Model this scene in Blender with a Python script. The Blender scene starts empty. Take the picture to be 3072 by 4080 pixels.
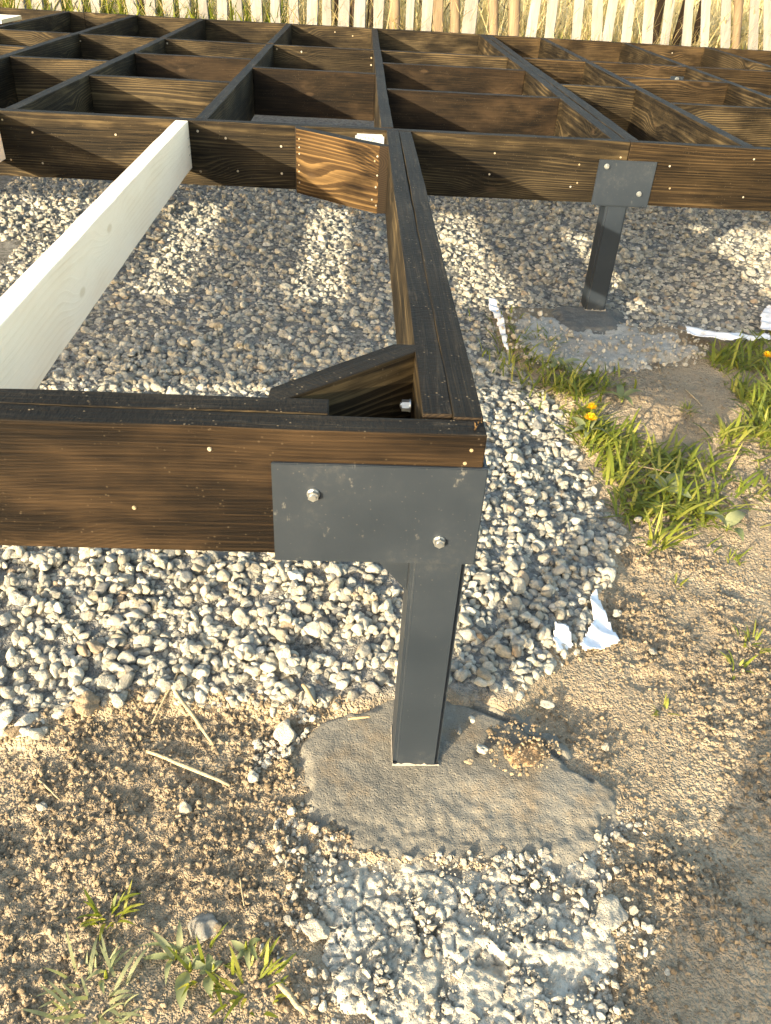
import bpy, bmesh, math, random
import numpy as np
from mathutils import Vector, Matrix, Quaternion
rnd = random.Random(7)
rng = np.random.default_rng(11)
S = bpy.context.scene
COL = S.collection

# ------------------------------------------------------------------ camera, sky, sun, exposure
CAM = np.array([-0.17368116, -0.85614446, 1.17012307])
MR = np.array([[0.9985150607528276, -0.02289744721018122, 0.049430561002623954],
               [0.026603279167088052, -0.586866351540243, -0.8092466564449939],
               [0.04753881558616225, 0.8093599893379342, -0.5853857434816498]])   # rows: right, down, forward
FPX = 3122.03
cd = bpy.data.cameras.new('camera')
cam = bpy.data.objects.new('camera', cd); COL.objects.link(cam)
cd.sensor_fit = 'VERTICAL'; cd.sensor_height = 36.0; cd.sensor_width = 27.1
cd.lens = 36.0 * FPX / 4080.0
cd.clip_start = 0.02; cd.clip_end = 600
R3_ = Matrix(((MR[0][0], -MR[1][0], -MR[2][0]), (MR[0][1], -MR[1][1], -MR[2][1]), (MR[0][2], -MR[1][2], -MR[2][2])))
cam.matrix_world = Matrix.Translation(Vector(CAM)) @ R3_.to_4x4()
S.camera = cam

SUN_DIR = Vector((2.55, 3.2, -1.0)).normalized()          # the way the light travels
EL = math.asin(-SUN_DIR.z)
AZ = math.atan2(-SUN_DIR.x, -SUN_DIR.y)
W = bpy.data.worlds.new('World'); S.world = W; W.use_nodes = True
wn = W.node_tree; wn.nodes.clear()
sky = wn.nodes.new('ShaderNodeTexSky'); sky.sky_type = 'NISHITA'; sky.sun_disc = False
sky.sun_elevation = EL; sky.sun_rotation = AZ % (2 * math.pi)
sky.air_density = 1.0; sky.dust_density = 2.0; sky.ozone_density = 1.0
bg = wn.nodes.new('ShaderNodeBackground'); bg.inputs[1].default_value = 0.15
wo = wn.nodes.new('ShaderNodeOutputWorld')
tint = wn.nodes.new('ShaderNodeMix'); tint.data_type = 'RGBA'; tint.blend_type = 'MULTIPLY'; tint.inputs[0].default_value = 1.0
tint.inputs[7].default_value = (1.07, 1.0, .86, 1)          # the photograph's warm white balance
wn.links.new(sky.outputs[0], tint.inputs[6]); wn.links.new(tint.outputs[2], bg.inputs[0]); wn.links.new(bg.outputs[0], wo.inputs[0])
sd = bpy.data.lights.new('sun', 'SUN'); sd.energy = 2.8; sd.angle = math.radians(0.55); sd.color = (1.0, 0.86, 0.61)
sun = bpy.data.objects.new('sun', sd); COL.objects.link(sun)
sun.rotation_euler = SUN_DIR.to_track_quat('-Z', 'Y').to_euler(); sun.location = (-10, -12, 6)
S.view_settings.view_transform = 'Standard'; S.view_settings.look = 'None'
S.view_settings.exposure = 2.5; S.view_settings.gamma = 1.0
S.view_settings.use_curve_mapping = False
S.cycles.max_bounces = 6; S.cycles.diffuse_bounces = 4; S.cycles.transmission_bounces = 4

# photo pixel (full resolution) -> point on a world plane
def ray(u, v):
    return MR.T @ np.array([(u - 1536) / FPX, (v - 2040) / FPX, 1.0])
def onz(u, v, z):
    d = ray(u, v); return CAM + d * ((z - CAM[2]) / d[2])
def ony(u, v, y):
    d = ray(u, v); return CAM + d * ((y - CAM[1]) / d[1])
K = 1.8439     # overview pixels to full resolution

# ------------------------------------------------------------------ numpy noise
def _hash(ix, iy, seed):
    h = (ix.astype(np.int64) * 374761393 + iy.astype(np.int64) * 668265263 + seed * 974711) & 0xffffffff
    h = ((h ^ (h >> 13)) * 1274126177) & 0xffffffff
    h = ((h ^ (h >> 15)) * 2246822519) & 0xffffffff
    return ((h ^ (h >> 16)) & 0xffffff) / float(0xffffff)
def vnoise(x, y, seed=0):
    ix = np.floor(x); iy = np.floor(y); fx = x - ix; fy = y - iy
    fx = fx * fx * (3 - 2 * fx); fy = fy * fy * (3 - 2 * fy)
    a = _hash(ix, iy, seed); b = _hash(ix + 1, iy, seed); c = _hash(ix, iy + 1, seed); d = _hash(ix + 1, iy + 1, seed)
    return (a * (1 - fx) + b * fx) * (1 - fy) + (c * (1 - fx) + d * fx) * fy
def fbm(x, y, seed=0, octv=4):
    s = 0; a = 0.5; t = 0
    for o in range(octv):
        s = s + a * vnoise(x * 2 ** o, y * 2 ** o, seed + o * 17); t += a; a *= 0.5
    return s / t
def worley(x, y, seed=0):
    ix = np.floor(x); iy = np.floor(y)
    f1 = np.full(x.shape, 9.0); f2 = np.full(x.shape, 9.0); idv = np.zeros(x.shape)
    for dx in (-1, 0, 1):
        for dy in (-1, 0, 1):
            cx = ix + dx; cy = iy + dy
            px = cx + _hash(cx, cy, seed); py = cy + _hash(cx, cy, seed + 5)
            d = np.hypot(px - x, py - y); r = _hash(cx, cy, seed + 9)
            n = d < f1
            f2 = np.where(n, f1, np.minimum(f2, d)); idv = np.where(n, r, idv); f1 = np.where(n, d, f1)
    return f1, f2, idv
def sstep(a, b, x):
    t = np.clip((x - a) / (b - a), 0, 1); return t * t * (3 - 2 * t)
def sdist(poly, x, y):          # signed distance, positive inside
    P = np.array(poly, float); Q = np.roll(P, -1, axis=0)
    d = np.full(x.shape, 1e9); ins = np.zeros(x.shape, bool)
    for (ax, ay), (bx, by) in zip(P, Q):
        ex, ey = bx - ax, by - ay; L = ex * ex + ey * ey + 1e-12
        t = np.clip(((x - ax) * ex + (y - ay) * ey) / L, 0, 1)
        d = np.minimum(d, np.hypot(x - ax - t * ex, y - ay - t * ey))
        c = ((ay > y) != (by > y)) & (x < (bx - ax) * (y - ay) / (by - ay + 1e-12) + ax)
        ins ^= c
    return np.where(ins, d, -d)

# ------------------------------------------------------------------ node helpers
class NT:
    def __init__(s, name):
        s.m = bpy.data.materials.new(name); s.m.use_nodes = True; s.t = s.m.node_tree; s.t.nodes.clear()
        s.out = s.t.nodes.new('ShaderNodeOutputMaterial'); s.b = s.t.nodes.new('ShaderNodeBsdfPrincipled')
        s.t.links.new(s.b.outputs[0], s.out.inputs[0])
    def put(s, sock, v):
        if v is None: return
        if hasattr(v, 'is_output') or isinstance(v, bpy.types.NodeSocket): s.t.links.new(v, sock)
        else:
            if isinstance(v, (tuple, list)) and len(v) == 3 and len(getattr(sock, 'default_value', (0, 0, 0))) == 4: v = (*v, 1)
            sock.default_value = v
    def math(s, op, a, b=None, c=None, clamp=False):
        n = s.t.nodes.new('ShaderNodeMath'); n.operation = op; n.use_clamp = clamp
        s.put(n.inputs[0], a)
        if b is not None: s.put(n.inputs[1], b)
        if c is not None: s.put(n.inputs[2], c)
        return n.outputs[0]
    def mix(s, f, a, b, mode='MIX'):
        n = s.t.nodes.new('ShaderNodeMix'); n.data_type = 'RGBA'; n.blend_type = mode
        s.put(n.inputs[0], f); s.put(n.inputs[6], a); s.put(n.inputs[7], b); return n.outputs[2]
    def comb(s, x, y, z):
        n = s.t.nodes.new('ShaderNodeCombineXYZ')
        for i, v in enumerate((x, y, z)): s.put(n.inputs[i], v)
        return n.outputs[0]
    def sep(s, v):
        n = s.t.nodes.new('ShaderNodeSeparateXYZ'); s.put(n.inputs[0], v); return n.outputs
    def obj(s):
        return s.t.nodes.new('ShaderNodeTexCoord').outputs['Object']
    def rand(s):
        return s.t.nodes.new('ShaderNodeObjectInfo').outputs['Random']
    def island(s):
        return s.t.nodes.new('ShaderNodeNewGeometry').outputs['Random Per Island']
    def noise(s, vec, scale, detail=2, rough=0.5, dim='3D'):
        n = s.t.nodes.new('ShaderNodeTexNoise'); n.noise_dimensions = dim
        s.put(n.inputs['Vector'], vec); s.put(n.inputs['Scale'], scale); s.put(n.inputs['Detail'], detail); s.put(n.inputs['Roughness'], rough)
        return n.outputs[0]
    def voro(s, vec, scale, feature='F1', dim='3D', out='Distance'):
        n = s.t.nodes.new('ShaderNodeTexVoronoi'); n.feature = feature; n.voronoi_dimensions = dim
        s.put(n.inputs['Vector'], vec); s.put(n.inputs['Scale'], scale); return n.outputs[out]
    def ramp(s, f, stops, interp='LINEAR'):
        n = s.t.nodes.new('ShaderNodeValToRGB'); n.color_ramp.interpolation = interp
        e = n.color_ramp.elements
        while len(e) < len(stops): e.new(0.5)
        for el, (p, c) in zip(e, stops):
            el.position = p; el.color = (*c, 1) if isinstance(c, (tuple, list)) else (c, c, c, 1)
        s.put(n.inputs[0], f); return n.outputs[0]
    def rng(s, v, a, b, c=0.0, d=1.0, smooth=False):
        n = s.t.nodes.new('ShaderNodeMapRange'); n.interpolation_type = 'SMOOTHSTEP' if smooth else 'LINEAR'; n.clamp = True
        for i, q in enumerate((v, a, b, c, d)): s.put(n.inputs[i], q)
        return n.outputs[0]
    def bump(s, h, strength=0.5, dist=0.002):
        n = s.t.nodes.new('ShaderNodeBump'); s.put(n.inputs['Height'], h)
        n.inputs['Strength'].default_value = strength; n.inputs['Distance'].default_value = dist
        s.t.links.new(n.outputs[0], s.b.inputs['Normal'])
    def fin(s, col=None, rough=0.7, spec=0.3, metal=0.0):
        s.put(s.b.inputs['Base Color'], col); s.put(s.b.inputs['Roughness'], rough)
        s.put(s.b.inputs['Specular IOR Level'], spec); s.put(s.b.inputs['Metallic'], metal)
        return s.m

def wood(name, dark, mid, gold, rings=70., blot=(0.40, 0.62), fiber=0.35, edge=False, rough=0.62, knotcol=(.05, .032, .018), ringamt=0.8, specks=0.0, bumpd=0.0015, knots=True, spec=.06):
    n = NT(name); r0 = n.rand()
    x, y, z = n.sep(n.obj())
    r1 = n.math('FRACT', n.math('MULTIPLY', r0, 17.31)); r2 = n.math('FRACT', n.math('MULTIPLY', r0, 57.7))
    xw = n.math('ADD', x, n.math('MULTIPLY', r0, 61.0))
    if edge: y, z = z, y
    zc = n.math('MULTIPLY_ADD', r1, -0.34, 0.07)
    n1 = n.noise(n.comb(n.math('MULTIPLY', xw, 1.1), n.math('MULTIPLY', y, 3.0), n.math('MULTIPLY', z, 5.0)), 1.0, 1.5)
    n1 = n.math('MULTIPLY_ADD', n1, 0.085, -0.042)
    dk = n.voro(n.comb(n.math('MULTIPLY', xw, 1.7), n.math('MULTIPLY_ADD', z, 4.0, n.math('MULTIPLY', r2, 9.0)), 0.0), 1.0, dim='2D')
    kw = n.rng(dk, 0.0, 0.28, 0.035, 0.0, True) if knots else 0.0
    q = n.math('ADD', n.math('ADD', n.math('SUBTRACT', z, zc), n1), kw)
    yy = n.math('ADD', y, 0.05)
    rad = n.math('SQRT', n.math('ADD', n.math('MULTIPLY', q, q), n.math('MULTIPLY', yy, yy)))
    fb = n.noise(n.comb(n.math('MULTIPLY', xw, 4.0), n.math('MULTIPLY', y, 330.0), n.math('MULTIPLY', z, 330.0)), 1.0, 3, 0.65)
    fr = n.math('FRACT', n.math('MULTIPLY_ADD', fb, 0.3, n.math('MULTIPLY', rad, rings)))
    ring = n.ramp(fr, [(0.0, 0.08), (0.5, 0.06), (0.78, 0.75), (0.92, 1.0), (1.0, 0.08)])
    bl = n.noise(n.comb(n.math('MULTIPLY', xw, 3.2), n.math('MULTIPLY', y, 4.0), n.math('MULTIPLY', z, 9.0)), 1.0, 4, 0.6)
    bl = n.rng(bl, blot[0], blot[1], 0.0, 1.0, True)
    streak = n.noise(n.comb(n.math('MULTIPLY', xw, 1.5), 0.0, n.math('MULTIPLY', z, 70.0)), 1.0, 3, 0.6)
    streak = n.rng(streak, 0.35, 0.7)
    big = n.noise(n.comb(n.math('MULTIPLY', xw, 1.4), n.math('MULTIPLY', y, 2.0), n.math('MULTIPLY', z, 3.5)), 1.0, 3, .55)
    bl = n.math('MULTIPLY', bl, n.rng(big, .38, .58, .15, 1.0, True))
    c = n.mix(n.math('MULTIPLY', bl, 0.9), dark, mid)
    g = n.math('MULTIPLY', ring, n.math('MULTIPLY_ADD', bl, ringamt * 0.85, ringamt * 0.12))
    c = n.mix(n.math('MULTIPLY', g, n.math('MULTIPLY_ADD', streak, 0.6, 0.3)), c, gold)
    c = n.mix(n.math('MULTIPLY', n.rng(fb, 0.45, 0.75), fiber), c, n.mix(0.5, mid, gold))
    c = n.mix(n.math('MULTIPLY', n.rng(fb, 0.5, 0.25), fiber), c, dark)
    if knots:
        kn = n.rng(dk, 0.045, 0.02, 0.0, 0.5, True)
        c = n.mix(kn, c, knotcol)
    h = n.math('ADD', n.math('MULTIPLY', fb, 0.8), n.math('MULTIPLY', ring, 0.3))
    if edge:     # rough-sawn marks across the narrow sides, dust and wear
        saw = n.noise(n.comb(n.math('MULTIPLY', xw, 160.0), n.math('MULTIPLY', z, 60.0), 0.0), 1.0, 2)
        h = n.math('ADD', h, saw)
        wear = n.rng(n.noise(n.comb(n.math('MULTIPLY', xw, 9.0), n.math('MULTIPLY', z, 60.0), y), 1.0, 4, 0.7), 0.56, 0.74)
        c = n.mix(n.math('MULTIPLY', wear, 0.5), c, (.075, .06, .043))
    if specks:
        dv = n.voro(n.obj(), 120.0); sp = n.rng(dv, 0.22, 0.12)
        msk = n.rng(n.noise(n.obj(), 30.0, 2), 0.5, 0.62)
        c = n.mix(n.math('MULTIPLY', n.math('MULTIPLY', sp, msk), specks), c, (.16, .125, .08))
    n.bump(h, 0.6, bumpd)
    return n.fin(c, rough, spec)

M = {}
M['stain'] = wood('stained_timber', (.0045, .0038, .0032), (.022, .0168, .0108), (.175, .125, .060), rings=120, specks=.2, blot=(.40, .66), fiber=.25, ringamt=.9)
M['stain_gold'] = wood('stained_timber_golden', (.0065, .0042, .0028), (.030, .0175, .0085), (.23, .14, .053), blot=(.28, .5), rings=85, fiber=.25, ringamt=.9)
M['stain_edge'] = wood('stained_timber_edge', (.0075, .0066, .0058), (.0155, .0134, .011), (.036, .030, .022), edge=True, rings=90, rough=.7, specks=.8, bumpd=.003, knots=False)
M['stain_warm'] = wood('stained_timber_warm', (.0052, .0040, .0030), (.025, .0168, .0095), (.165, .108, .047), blot=(.36, .6), specks=.2, rings=105, fiber=.25, ringamt=.9)
M['stain_flat'] = wood('stained_timber_sawn', (.0048, .0038, .0031), (.029, .0188, .0105), (.085, .053, .025), rings=190, ringamt=.3, fiber=.3, blot=(.42, .66), specks=.2)
M['raw'] = wood('raw_spruce', (.90, .73, .545), (.87, .69, .50), (.76, .56, .36), rings=85, ringamt=.8, fiber=.15, rough=.6, knotcol=(.6, .42, .24))
M['raw_edge'] = wood('raw_spruce_edge', (.87, .76, .58), (.85, .73, .55), (.78, .63, .44), rings=90, ringamt=.4, fiber=.15, edge=True, rough=.55, knots=False)
def endgrain(name, a, b):
    n = NT(name); x, y, z = n.sep(n.obj()); r = n.math('SQRT', n.math('ADD', n.math('POWER', n.math('ADD', y, .03), 2.0), n.math('POWER', n.math('ADD', z, .05), 2.0)))
    f = n.math('FRACT', n.math('MULTIPLY', r, 180.)); return n.fin(n.mix(f, a, b), .8, .15)
M['stain_end'] = endgrain('stained_end_grain', (.008, .006, .005), (.03, .02, .011))
M['raw_end'] = endgrain('raw_end_grain', (.66, .5, .32), (.5, .36, .2))

def steel():
    n = NT('painted_steel'); o = n.obj(); x, y, z = n.sep(o)
    a = n.noise(o, 5.0, 4, .6); b = n.noise(o, 90.0, 3, .7); c = n.noise(n.comb(n.math('MULTIPLY', x, 30.), y, n.math('MULTIPLY', z, 14.)), 1.0, 4, .7)
    sc = n.math('MULTIPLY', n.rng(a, .50, .72, 0, 1, True), n.rng(b, .46, .7))
    col = n.mix(n.math('MULTIPLY', sc, .35), n.mix(n.rng(a, .3, .7), (.0115, .0160, .0225), (.0165, .0222, .0305)), (.085, .083, .075))
    dv = n.voro(o, 95.0); dots = n.math('MULTIPLY', n.rng(dv, .13, .08), n.rng(n.noise(o, 11., 2), .45, .6))
    col = n.mix(n.math('MULTIPLY', dots, .2), col, (.15, .135, .11))
    chip = n.math('MULTIPLY', n.rng(c, .62, .68), n.rng(b, .48, .55))
    col = n.mix(n.math('MULTIPLY', chip, .3), col, (.2, .19, .165))
    n.bump(n.noise(o, 300., 2), .15, .0005)
    return n.fin(col, n.rng(a, .3, .7, .42, .58), .28)
M['steel'] = steel()
def splash():
    n = NT('cement_splash'); o = n.obj(); return n.fin(n.mix(n.noise(o, 120., 3), (.12, .115, .105), (.3, .28, .25)), .9, .1)
M['splash'] = splash()
n = NT('zinc'); M['zinc'] = n.fin(n.mix(n.noise(n.obj(), 200., 2), (.30, .32, .33), (.48, .49, .48)), .38, .5, .9)
n = NT('yellow_zinc'); M['screw'] = n.fin(n.mix(n.rand(), (.33, .25, .14), (.42, .39, .34)), .5, .5, .5)
n = NT('splintered_wood'); M['fuzz'] = n.fin(n.mix(n.noise(n.obj(), 400., 2), (.22, .15, .08), (.42, .33, .2)), .8, .1)

def stone(name, stops, dust=(.45, .40, .32)):
    n = NT(name); o = n.obj(); r = n.rand()
    base = n.ramp(r, stops, 'CONSTANT' if len(stops) > 5 else 'LINEAR')
    r2 = n.math('FRACT', n.math('MULTIPLY', r, 37.7))
    v = n.comb(n.math('MULTIPLY', r2, 30.), r, 0.0)
    va = n.t.nodes.new('ShaderNodeVectorMath'); n.t.links.new(o, va.inputs[0]); n.t.links.new(v, va.inputs[1])
    a = n.noise(va.outputs[0], 1.6, 5, .65); b = n.noise(va.outputs[0], 9.0, 3, .7)
    c = n.mix(n.rng(a, .35, .7), n.mix(1.0, base, (.72, .72, .74), 'MULTIPLY'), n.mix(.18, base, dust))
    c = n.mix(n.math('MULTIPLY', n.rng(b, .58, .72), .5), c, n.mix(1.0, base, (.45, .43, .4), 'MULTIPLY'))
    hsv = n.t.nodes.new('ShaderNodeHueSaturation'); n.put(hsv.inputs['Value'], n.math('MULTIPLY_ADD', r2, .6, .72)); n.put(hsv.inputs['Color'], c)
    n.bump(n.math('ADD', a, n.math('MULTIPLY', b, .4)), .5, .12)
    return n.fin(hsv.outputs[0], .85, .12)
M['gravel'] = stone('gravel_stone', [(0, (.37, .352, .295)), (.16, (.43, .405, .335)), (.34, (.29, .283, .25)), (.48, (.38, .345, .27)), (.62, (.46, .43, .35)), (.76, (.33, .317, .27)), (.87, (.21, .212, .205)), (.94, (.33, .26, .185)), (.965, (.54, .51, .44))])
M['crumb'] = stone('soil_crumb', [(0, (.24, .185, .122)), (.5, (.31, .245, .165)), (1, (.2, .153, .1))], (.31, .25, .17))
M['lime'] = stone('concrete_crumb', [(0, (.38, .35, .285)), (.5, (.49, .45, .375)), (1, (.31, .275, .215))], (.44, .39, .31))

def soil():
    n = NT('soil'); o = n.obj(); x, y, z = n.sep(o)
    a = n.noise(o, 3.0, 5, .6); b = n.noise(o, 40., 4, .7); c = n.noise(o, 200., 3, .7)
    col = n.mix(n.rng(a, .35, .65), (.225, .175, .118), (.325, .26, .18))
    col = n.mix(n.math('MULTIPLY', n.rng(b, .5, .7), .5), col, (.21, .15, .095))
    col = n.mix(n.math('MULTIPLY', n.rng(c, .5, .75), .5), col, (.43, .345, .235))
    # trodden earth goes over to gravel grey under the deck and to straw litter beyond the fence
    at = n.t.nodes.new('ShaderNodeAttribute'); at.attribute_name = 'bed'; gm = at.outputs['Fac']
    col = n.mix(gm, col, n.mix(n.rng(b, .4, .6), (.10, .095, .085), (.22, .21, .19)))
    far = n.rng(y, 6.2, 6.8)
    col = n.mix(far, col, n.mix(n.noise(o, 20., 4, .7), (.16, .12, .06), (.42, .34, .18)))
    wv = n.noise(o, 60., 2); va = n.t.nodes.new('ShaderNodeVectorMath'); va.operation = 'MULTIPLY_ADD'
    n.put(va.inputs[0], n.comb(wv, wv, wv)); va.inputs[1].default_value = (.012, .012, .012); n.put(va.inputs[2], o)
    v1 = n.voro(va.outputs[0], 130.0); v2 = n.voro(va.outputs[0], 300.0)
    h = n.math('ADD', n.math('MULTIPLY', n.rng(v1, .75, .0), n.rng(a, .38, .55)), n.math('MULTIPLY', n.rng(v2, .75, .0), .45))
    h = n.math('ADD', h, n.math('MULTIPLY', b, .6))
    n.bump(h, 1.0, .0055)
    return n.fin(col, .95, .1)
M['soil'] = soil()
def concrete(name, c1, c2, c3, stain=None):
    n = NT(name); o = n.obj(); a = n.noise(o, 7., 5, .65); b = n.noise(o, 70., 4, .7); c = n.noise(o, 260., 3, .7)
    col = n.mix(n.rng(a, .35, .65), c1, c2); col = n.mix(n.math('MULTIPLY', n.rng(b, .5, .7), .7), col, c3)
    col = n.mix(n.math('MULTIPLY', n.rng(c, .5, .7), .35), col, tuple(q * .55 for q in c1))
    if stain:
        s = n.rng(n.noise(o, 12., 4, .6), .55, .7); col = n.mix(n.math('MULTIPLY', s, .6), col, stain)
    n.bump(n.math('ADD', b, n.math('ADD', n.math('MULTIPLY', c, .7), n.math('MULTIPLY', n.rng(n.voro(o, 210.), .0, .35), .5))), .8, .0032)
    return n.fin(col, .9, .15)
M['footing'] = concrete('footing_concrete', (.125, .116, .098), (.185, .17, .14), (.235, .212, .17), (.19, .14, .085))
M['spill'] = concrete('crumbly_concrete', (.32, .295, .24), (.45, .415, .345), (.30, .24, .165), (.33, .25, .16))
M['footing_dark'] = concrete('damp_footing_concrete', (.08, .08, .076), (.11, .108, .10), (.15, .145, .135))
M['grey_spill'] = concrete('grey_crumbly_concrete', (.27, .255, .225), (.38, .36, .315), (.2, .18, .145), (.24, .17, .11))

def leafm(name, a, b, c=None, trans=.35, isl=True):
    n = NT(name); r = n.island() if isl else n.rand()
    col = n.ramp(r, [(0, a), (.6, b), (1, c or b)])
    col = n.mix(n.math('MULTIPLY', n.noise(n.obj(), 35., 3), .35), col, tuple(q * .5 for q in a))
    tr = n.t.nodes.new('ShaderNodeBsdfTranslucent'); n.put(tr.inputs[0], n.mix(1.0, col, (1.5, 1.5, .8), 'MULTIPLY'))
    ms = n.t.nodes.new('ShaderNodeMixShader'); ms.inputs[0].default_value = trans
    n.t.links.new(n.b.outputs[0], ms.inputs[1]); n.t.links.new(tr.outputs[0], ms.inputs[2]); n.t.links.new(ms.outputs[0], n.out.inputs[0])
    return n.fin(col, .5, .3)
M['grass'] = leafm('grass_blade', (.085, .115, .014), (.18, .20, .022), (.32, .30, .07))
M['weed'] = leafm('weed_leaf', (.15, .18, .08), (.21, .235, .12), (.27, .28, .16), isl=False)
M['straw'] = leafm('straw', (.50, .40, .21), (.62, .52, .30), (.36, .27, .13), trans=.25)
M['petal'] = leafm('yellow_petal', (.75, .42, .01), (.8, .55, .02), trans=.2)
def bark(name, a, b, sc=1.0):
    n = NT(name); x, y, z = n.sep(n.obj()); r = n.math('MULTIPLY', n.rand(), 40.)
    f = n.noise(n.comb(n.math('MULTIPLY', x, 90. * sc), n.math('MULTIPLY', y, 90. * sc), n.math('MULTIPLY_ADD', z, 5., r)), 1.0, 4, .65)
    g = n.noise(n.comb(n.math('MULTIPLY', x, 12.), y, n.math('MULTIPLY_ADD', z, 3., r)), 1., 3)
    c = n.mix(n.rng(f, .3, .7), a, b); c = n.mix(n.math('MULTIPLY', n.rng(g, .5, .7), .5), c, tuple(q * .7 for q in a))
    hsv = n.t.nodes.new('ShaderNodeHueSaturation'); n.put(hsv.inputs['Value'], n.rng(n.rand(), 0, 1, .8, 1.1)); n.put(hsv.inputs['Color'], c)
    n.bump(f, .6, .004); return n.fin(hsv.outputs[0], .85, .15)
M['picket'] = bark('weathered_picket', (.145, .137, .125), (.215, .205, .19))
M['pole'] = bark('brown_pole', (.11, .08, .048), (.20, .152, .10))
M['darkbark'] = bark('dark_bark', (.035, .025, .018), (.09, .065, .045))
M['stick'] = bark('dry_stick', (.22, .17, .10), (.36, .30, .20), 2.)
def fabric():
    n = NT('geotextile'); o = n.obj(); a = n.noise(o, 25., 4, .7); b = n.noise(o, 500., 2)
    c = n.mix(n.rng(a, .55, .75), (.62, .63, .66), (.42, .39, .34)); n.bump(b, .3, .001); return n.fin(c, .9, .1)
M['fabric'] = fabric()
def tagm():
    n = NT('tag_print'); o = n.obj(); x, y, z = n.sep(o)
    a = n.noise(o, 130., 3, .8); m = n.math('MULTIPLY', n.rng(a, .44, .52), n.math('MULTIPLY', n.rng(z, -.034, -.028), n.math('MULTIPLY', n.rng(z, -.004, -.009), n.rng(x, .03, .022))))
    return n.fin(n.mix(n.math('MULTIPLY', m, .7), (.36, .37, .37), (.09, .105, .11)), .4, .4)
M['tag'] = tagm()
n = NT('skin'); M['skin'] = n.fin((.5, .33, .25), .5)
n = NT('dark_cloth'); M['cloth'] = n.fin(n.mix(n.noise(n.obj(), 60., 3), (.03, .035, .05), (.06, .065, .08)), .9)

# ------------------------------------------------------------------ object helpers
def tag(o, label=None, cat=None, group=None, kind=None):
    if label: o['label'] = label
    if cat: o['category'] = cat
    if group: o['group'] = group
    if kind: o['kind'] = kind
    return o
def empty(name, loc, label, cat, group=None):
    o = bpy.data.objects.new(name, None); COL.objects.link(o); o.location = loc; o.empty_display_size = .05
    return tag(o, label, cat, group)
def link(name, me, parent=None, loc=(0, 0, 0), rot=None, smooth=False, mats=()):
    for m in mats: me.materials.append(m)
    if smooth: me.polygons.foreach_set('use_smooth', [True] * len(me.polygons))
    o = bpy.data.objects.new(name, me); COL.objects.link(o)
    o.location = loc
    if rot is not None: o.rotation_euler = rot
    if parent is not None: o.parent = parent
    return o
def mesh(name, verts, faces):
    me = bpy.data.meshes.new(name)
    me.from_pydata([tuple(map(float, v)) for v in verts], [], faces); me.update(); return me
def npmesh(name, V, F):
    V = np.asarray(V, np.float32); F = np.asarray(F, np.int32); k = F.shape[1]
    me = bpy.data.meshes.new(name); me.vertices.add(len(V)); me.vertices.foreach_set('co', V.ravel())
    me.loops.add(F.size); me.loops.foreach_set('vertex_index', F.ravel())
    me.polygons.add(len(F)); me.polygons.foreach_set('loop_start', np.arange(len(F), dtype=np.int32) * k)
    try: me.polygons.foreach_set('loop_total', np.full(len(F), k, np.int32))
    except Exception: pass
    me.update(calc_edges=True); me.validate(); return me
def bm_box(bm, x0, x1, y0, y1, z0, z1):
    return bmesh.ops.create_cube(bm, size=1.0, matrix=Matrix.Translation(((x0 + x1) / 2, (y0 + y1) / 2, (z0 + z1) / 2)) @ Matrix.Diagonal((x1 - x0, y1 - y0, z1 - z0, 1)))
def bm_mesh(bm, name):
    me = bpy.data.meshes.new(name); bm.to_mesh(me); bm.free(); return me

# a board: local x along its length, top at local z = 0
def board_mesh(L, t, h, seed=0, cut0=0.0, cut1=0.0):
    r = random.Random(seed); bm = bmesh.new(); bm_box(bm, 0, L, -t / 2, t / 2, -h, 0)
    nseg = max(2, int(L / .12))
    lon = [e for e in bm.edges if abs(e.verts[0].co.x - e.verts[1].co.x) > L / 2]
    bmesh.ops.bevel(bm, geom=list(bm.edges), offset=.0022, segments=2, affect='EDGES', profile=.6)
    for k in range(1, nseg):
        bmesh.ops.bisect_plane(bm, geom=bm.verts[:] + bm.edges[:] + bm.faces[:], plane_co=(L * k / nseg + r.uniform(-.02, .02), 0, 0), plane_no=(1, 0, 0))
    ph = [r.uniform(0, 6.28) for _ in range(6)]
    for v in bm.verts:
        x, y, z = v.co
        v.co.y += .0012 * math.sin(x * 3.1 + ph[0]) + .0005 * math.sin(x * 23 + ph[1] + z * 9)
        v.co.z += .0010 * math.sin(x * 2.3 + ph[2]) + .0006 * math.sin(x * 31 + ph[3] + y * 40)
        f = max(0, min(1, x / L)); v.co.x += (1 - f) * cut0 * y + f * cut1 * y       # mitred ends
    bm.normal_update()
    for f in bm.faces:
        nn = f.normal; f.material_index = 1 if abs(nn.z) > .6 else (2 if abs(nn.x) > .6 and abs(nn.y) < .75 else 0); f.smooth = False
    return bm_mesh(bm, 'board')
def board(name, parent, p0, p1, t, h, top, kind='stain', seed=0, cut0=0., cut1=0., top1=None):
    p0 = Vector((p0[0], p0[1], top)); p1 = Vector((p1[0], p1[1], top if top1 is None else top1)); d = p1 - p0
    me = board_mesh(d.length, t, h, seed, cut0, cut1)
    mats = {'stain': ('stain', 'stain_edge', 'stain_end'), 'warm': ('stain_warm', 'stain_edge', 'stain_end'),
            'gold': ('stain_gold', 'stain_edge', 'stain_end'), 'flat': ('stain_flat', 'stain_edge', 'stain_end'), 'raw': ('raw', 'raw_edge', 'raw_end')}[kind]
    base = parent.location if parent is not None else Vector((0, 0, 0))
    o = link(name, me, parent, p0 - base, None, False, [M[k] for k in mats])
    o.rotation_mode = 'QUATERNION'; rz = math.atan2(d.y, d.x); ry = -math.asin(d.z / d.length)
    o.rotation_quaternion = Quaternion((0, 0, 1), rz) @ Quaternion((0, 1, 0), ry)
    return o
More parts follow.
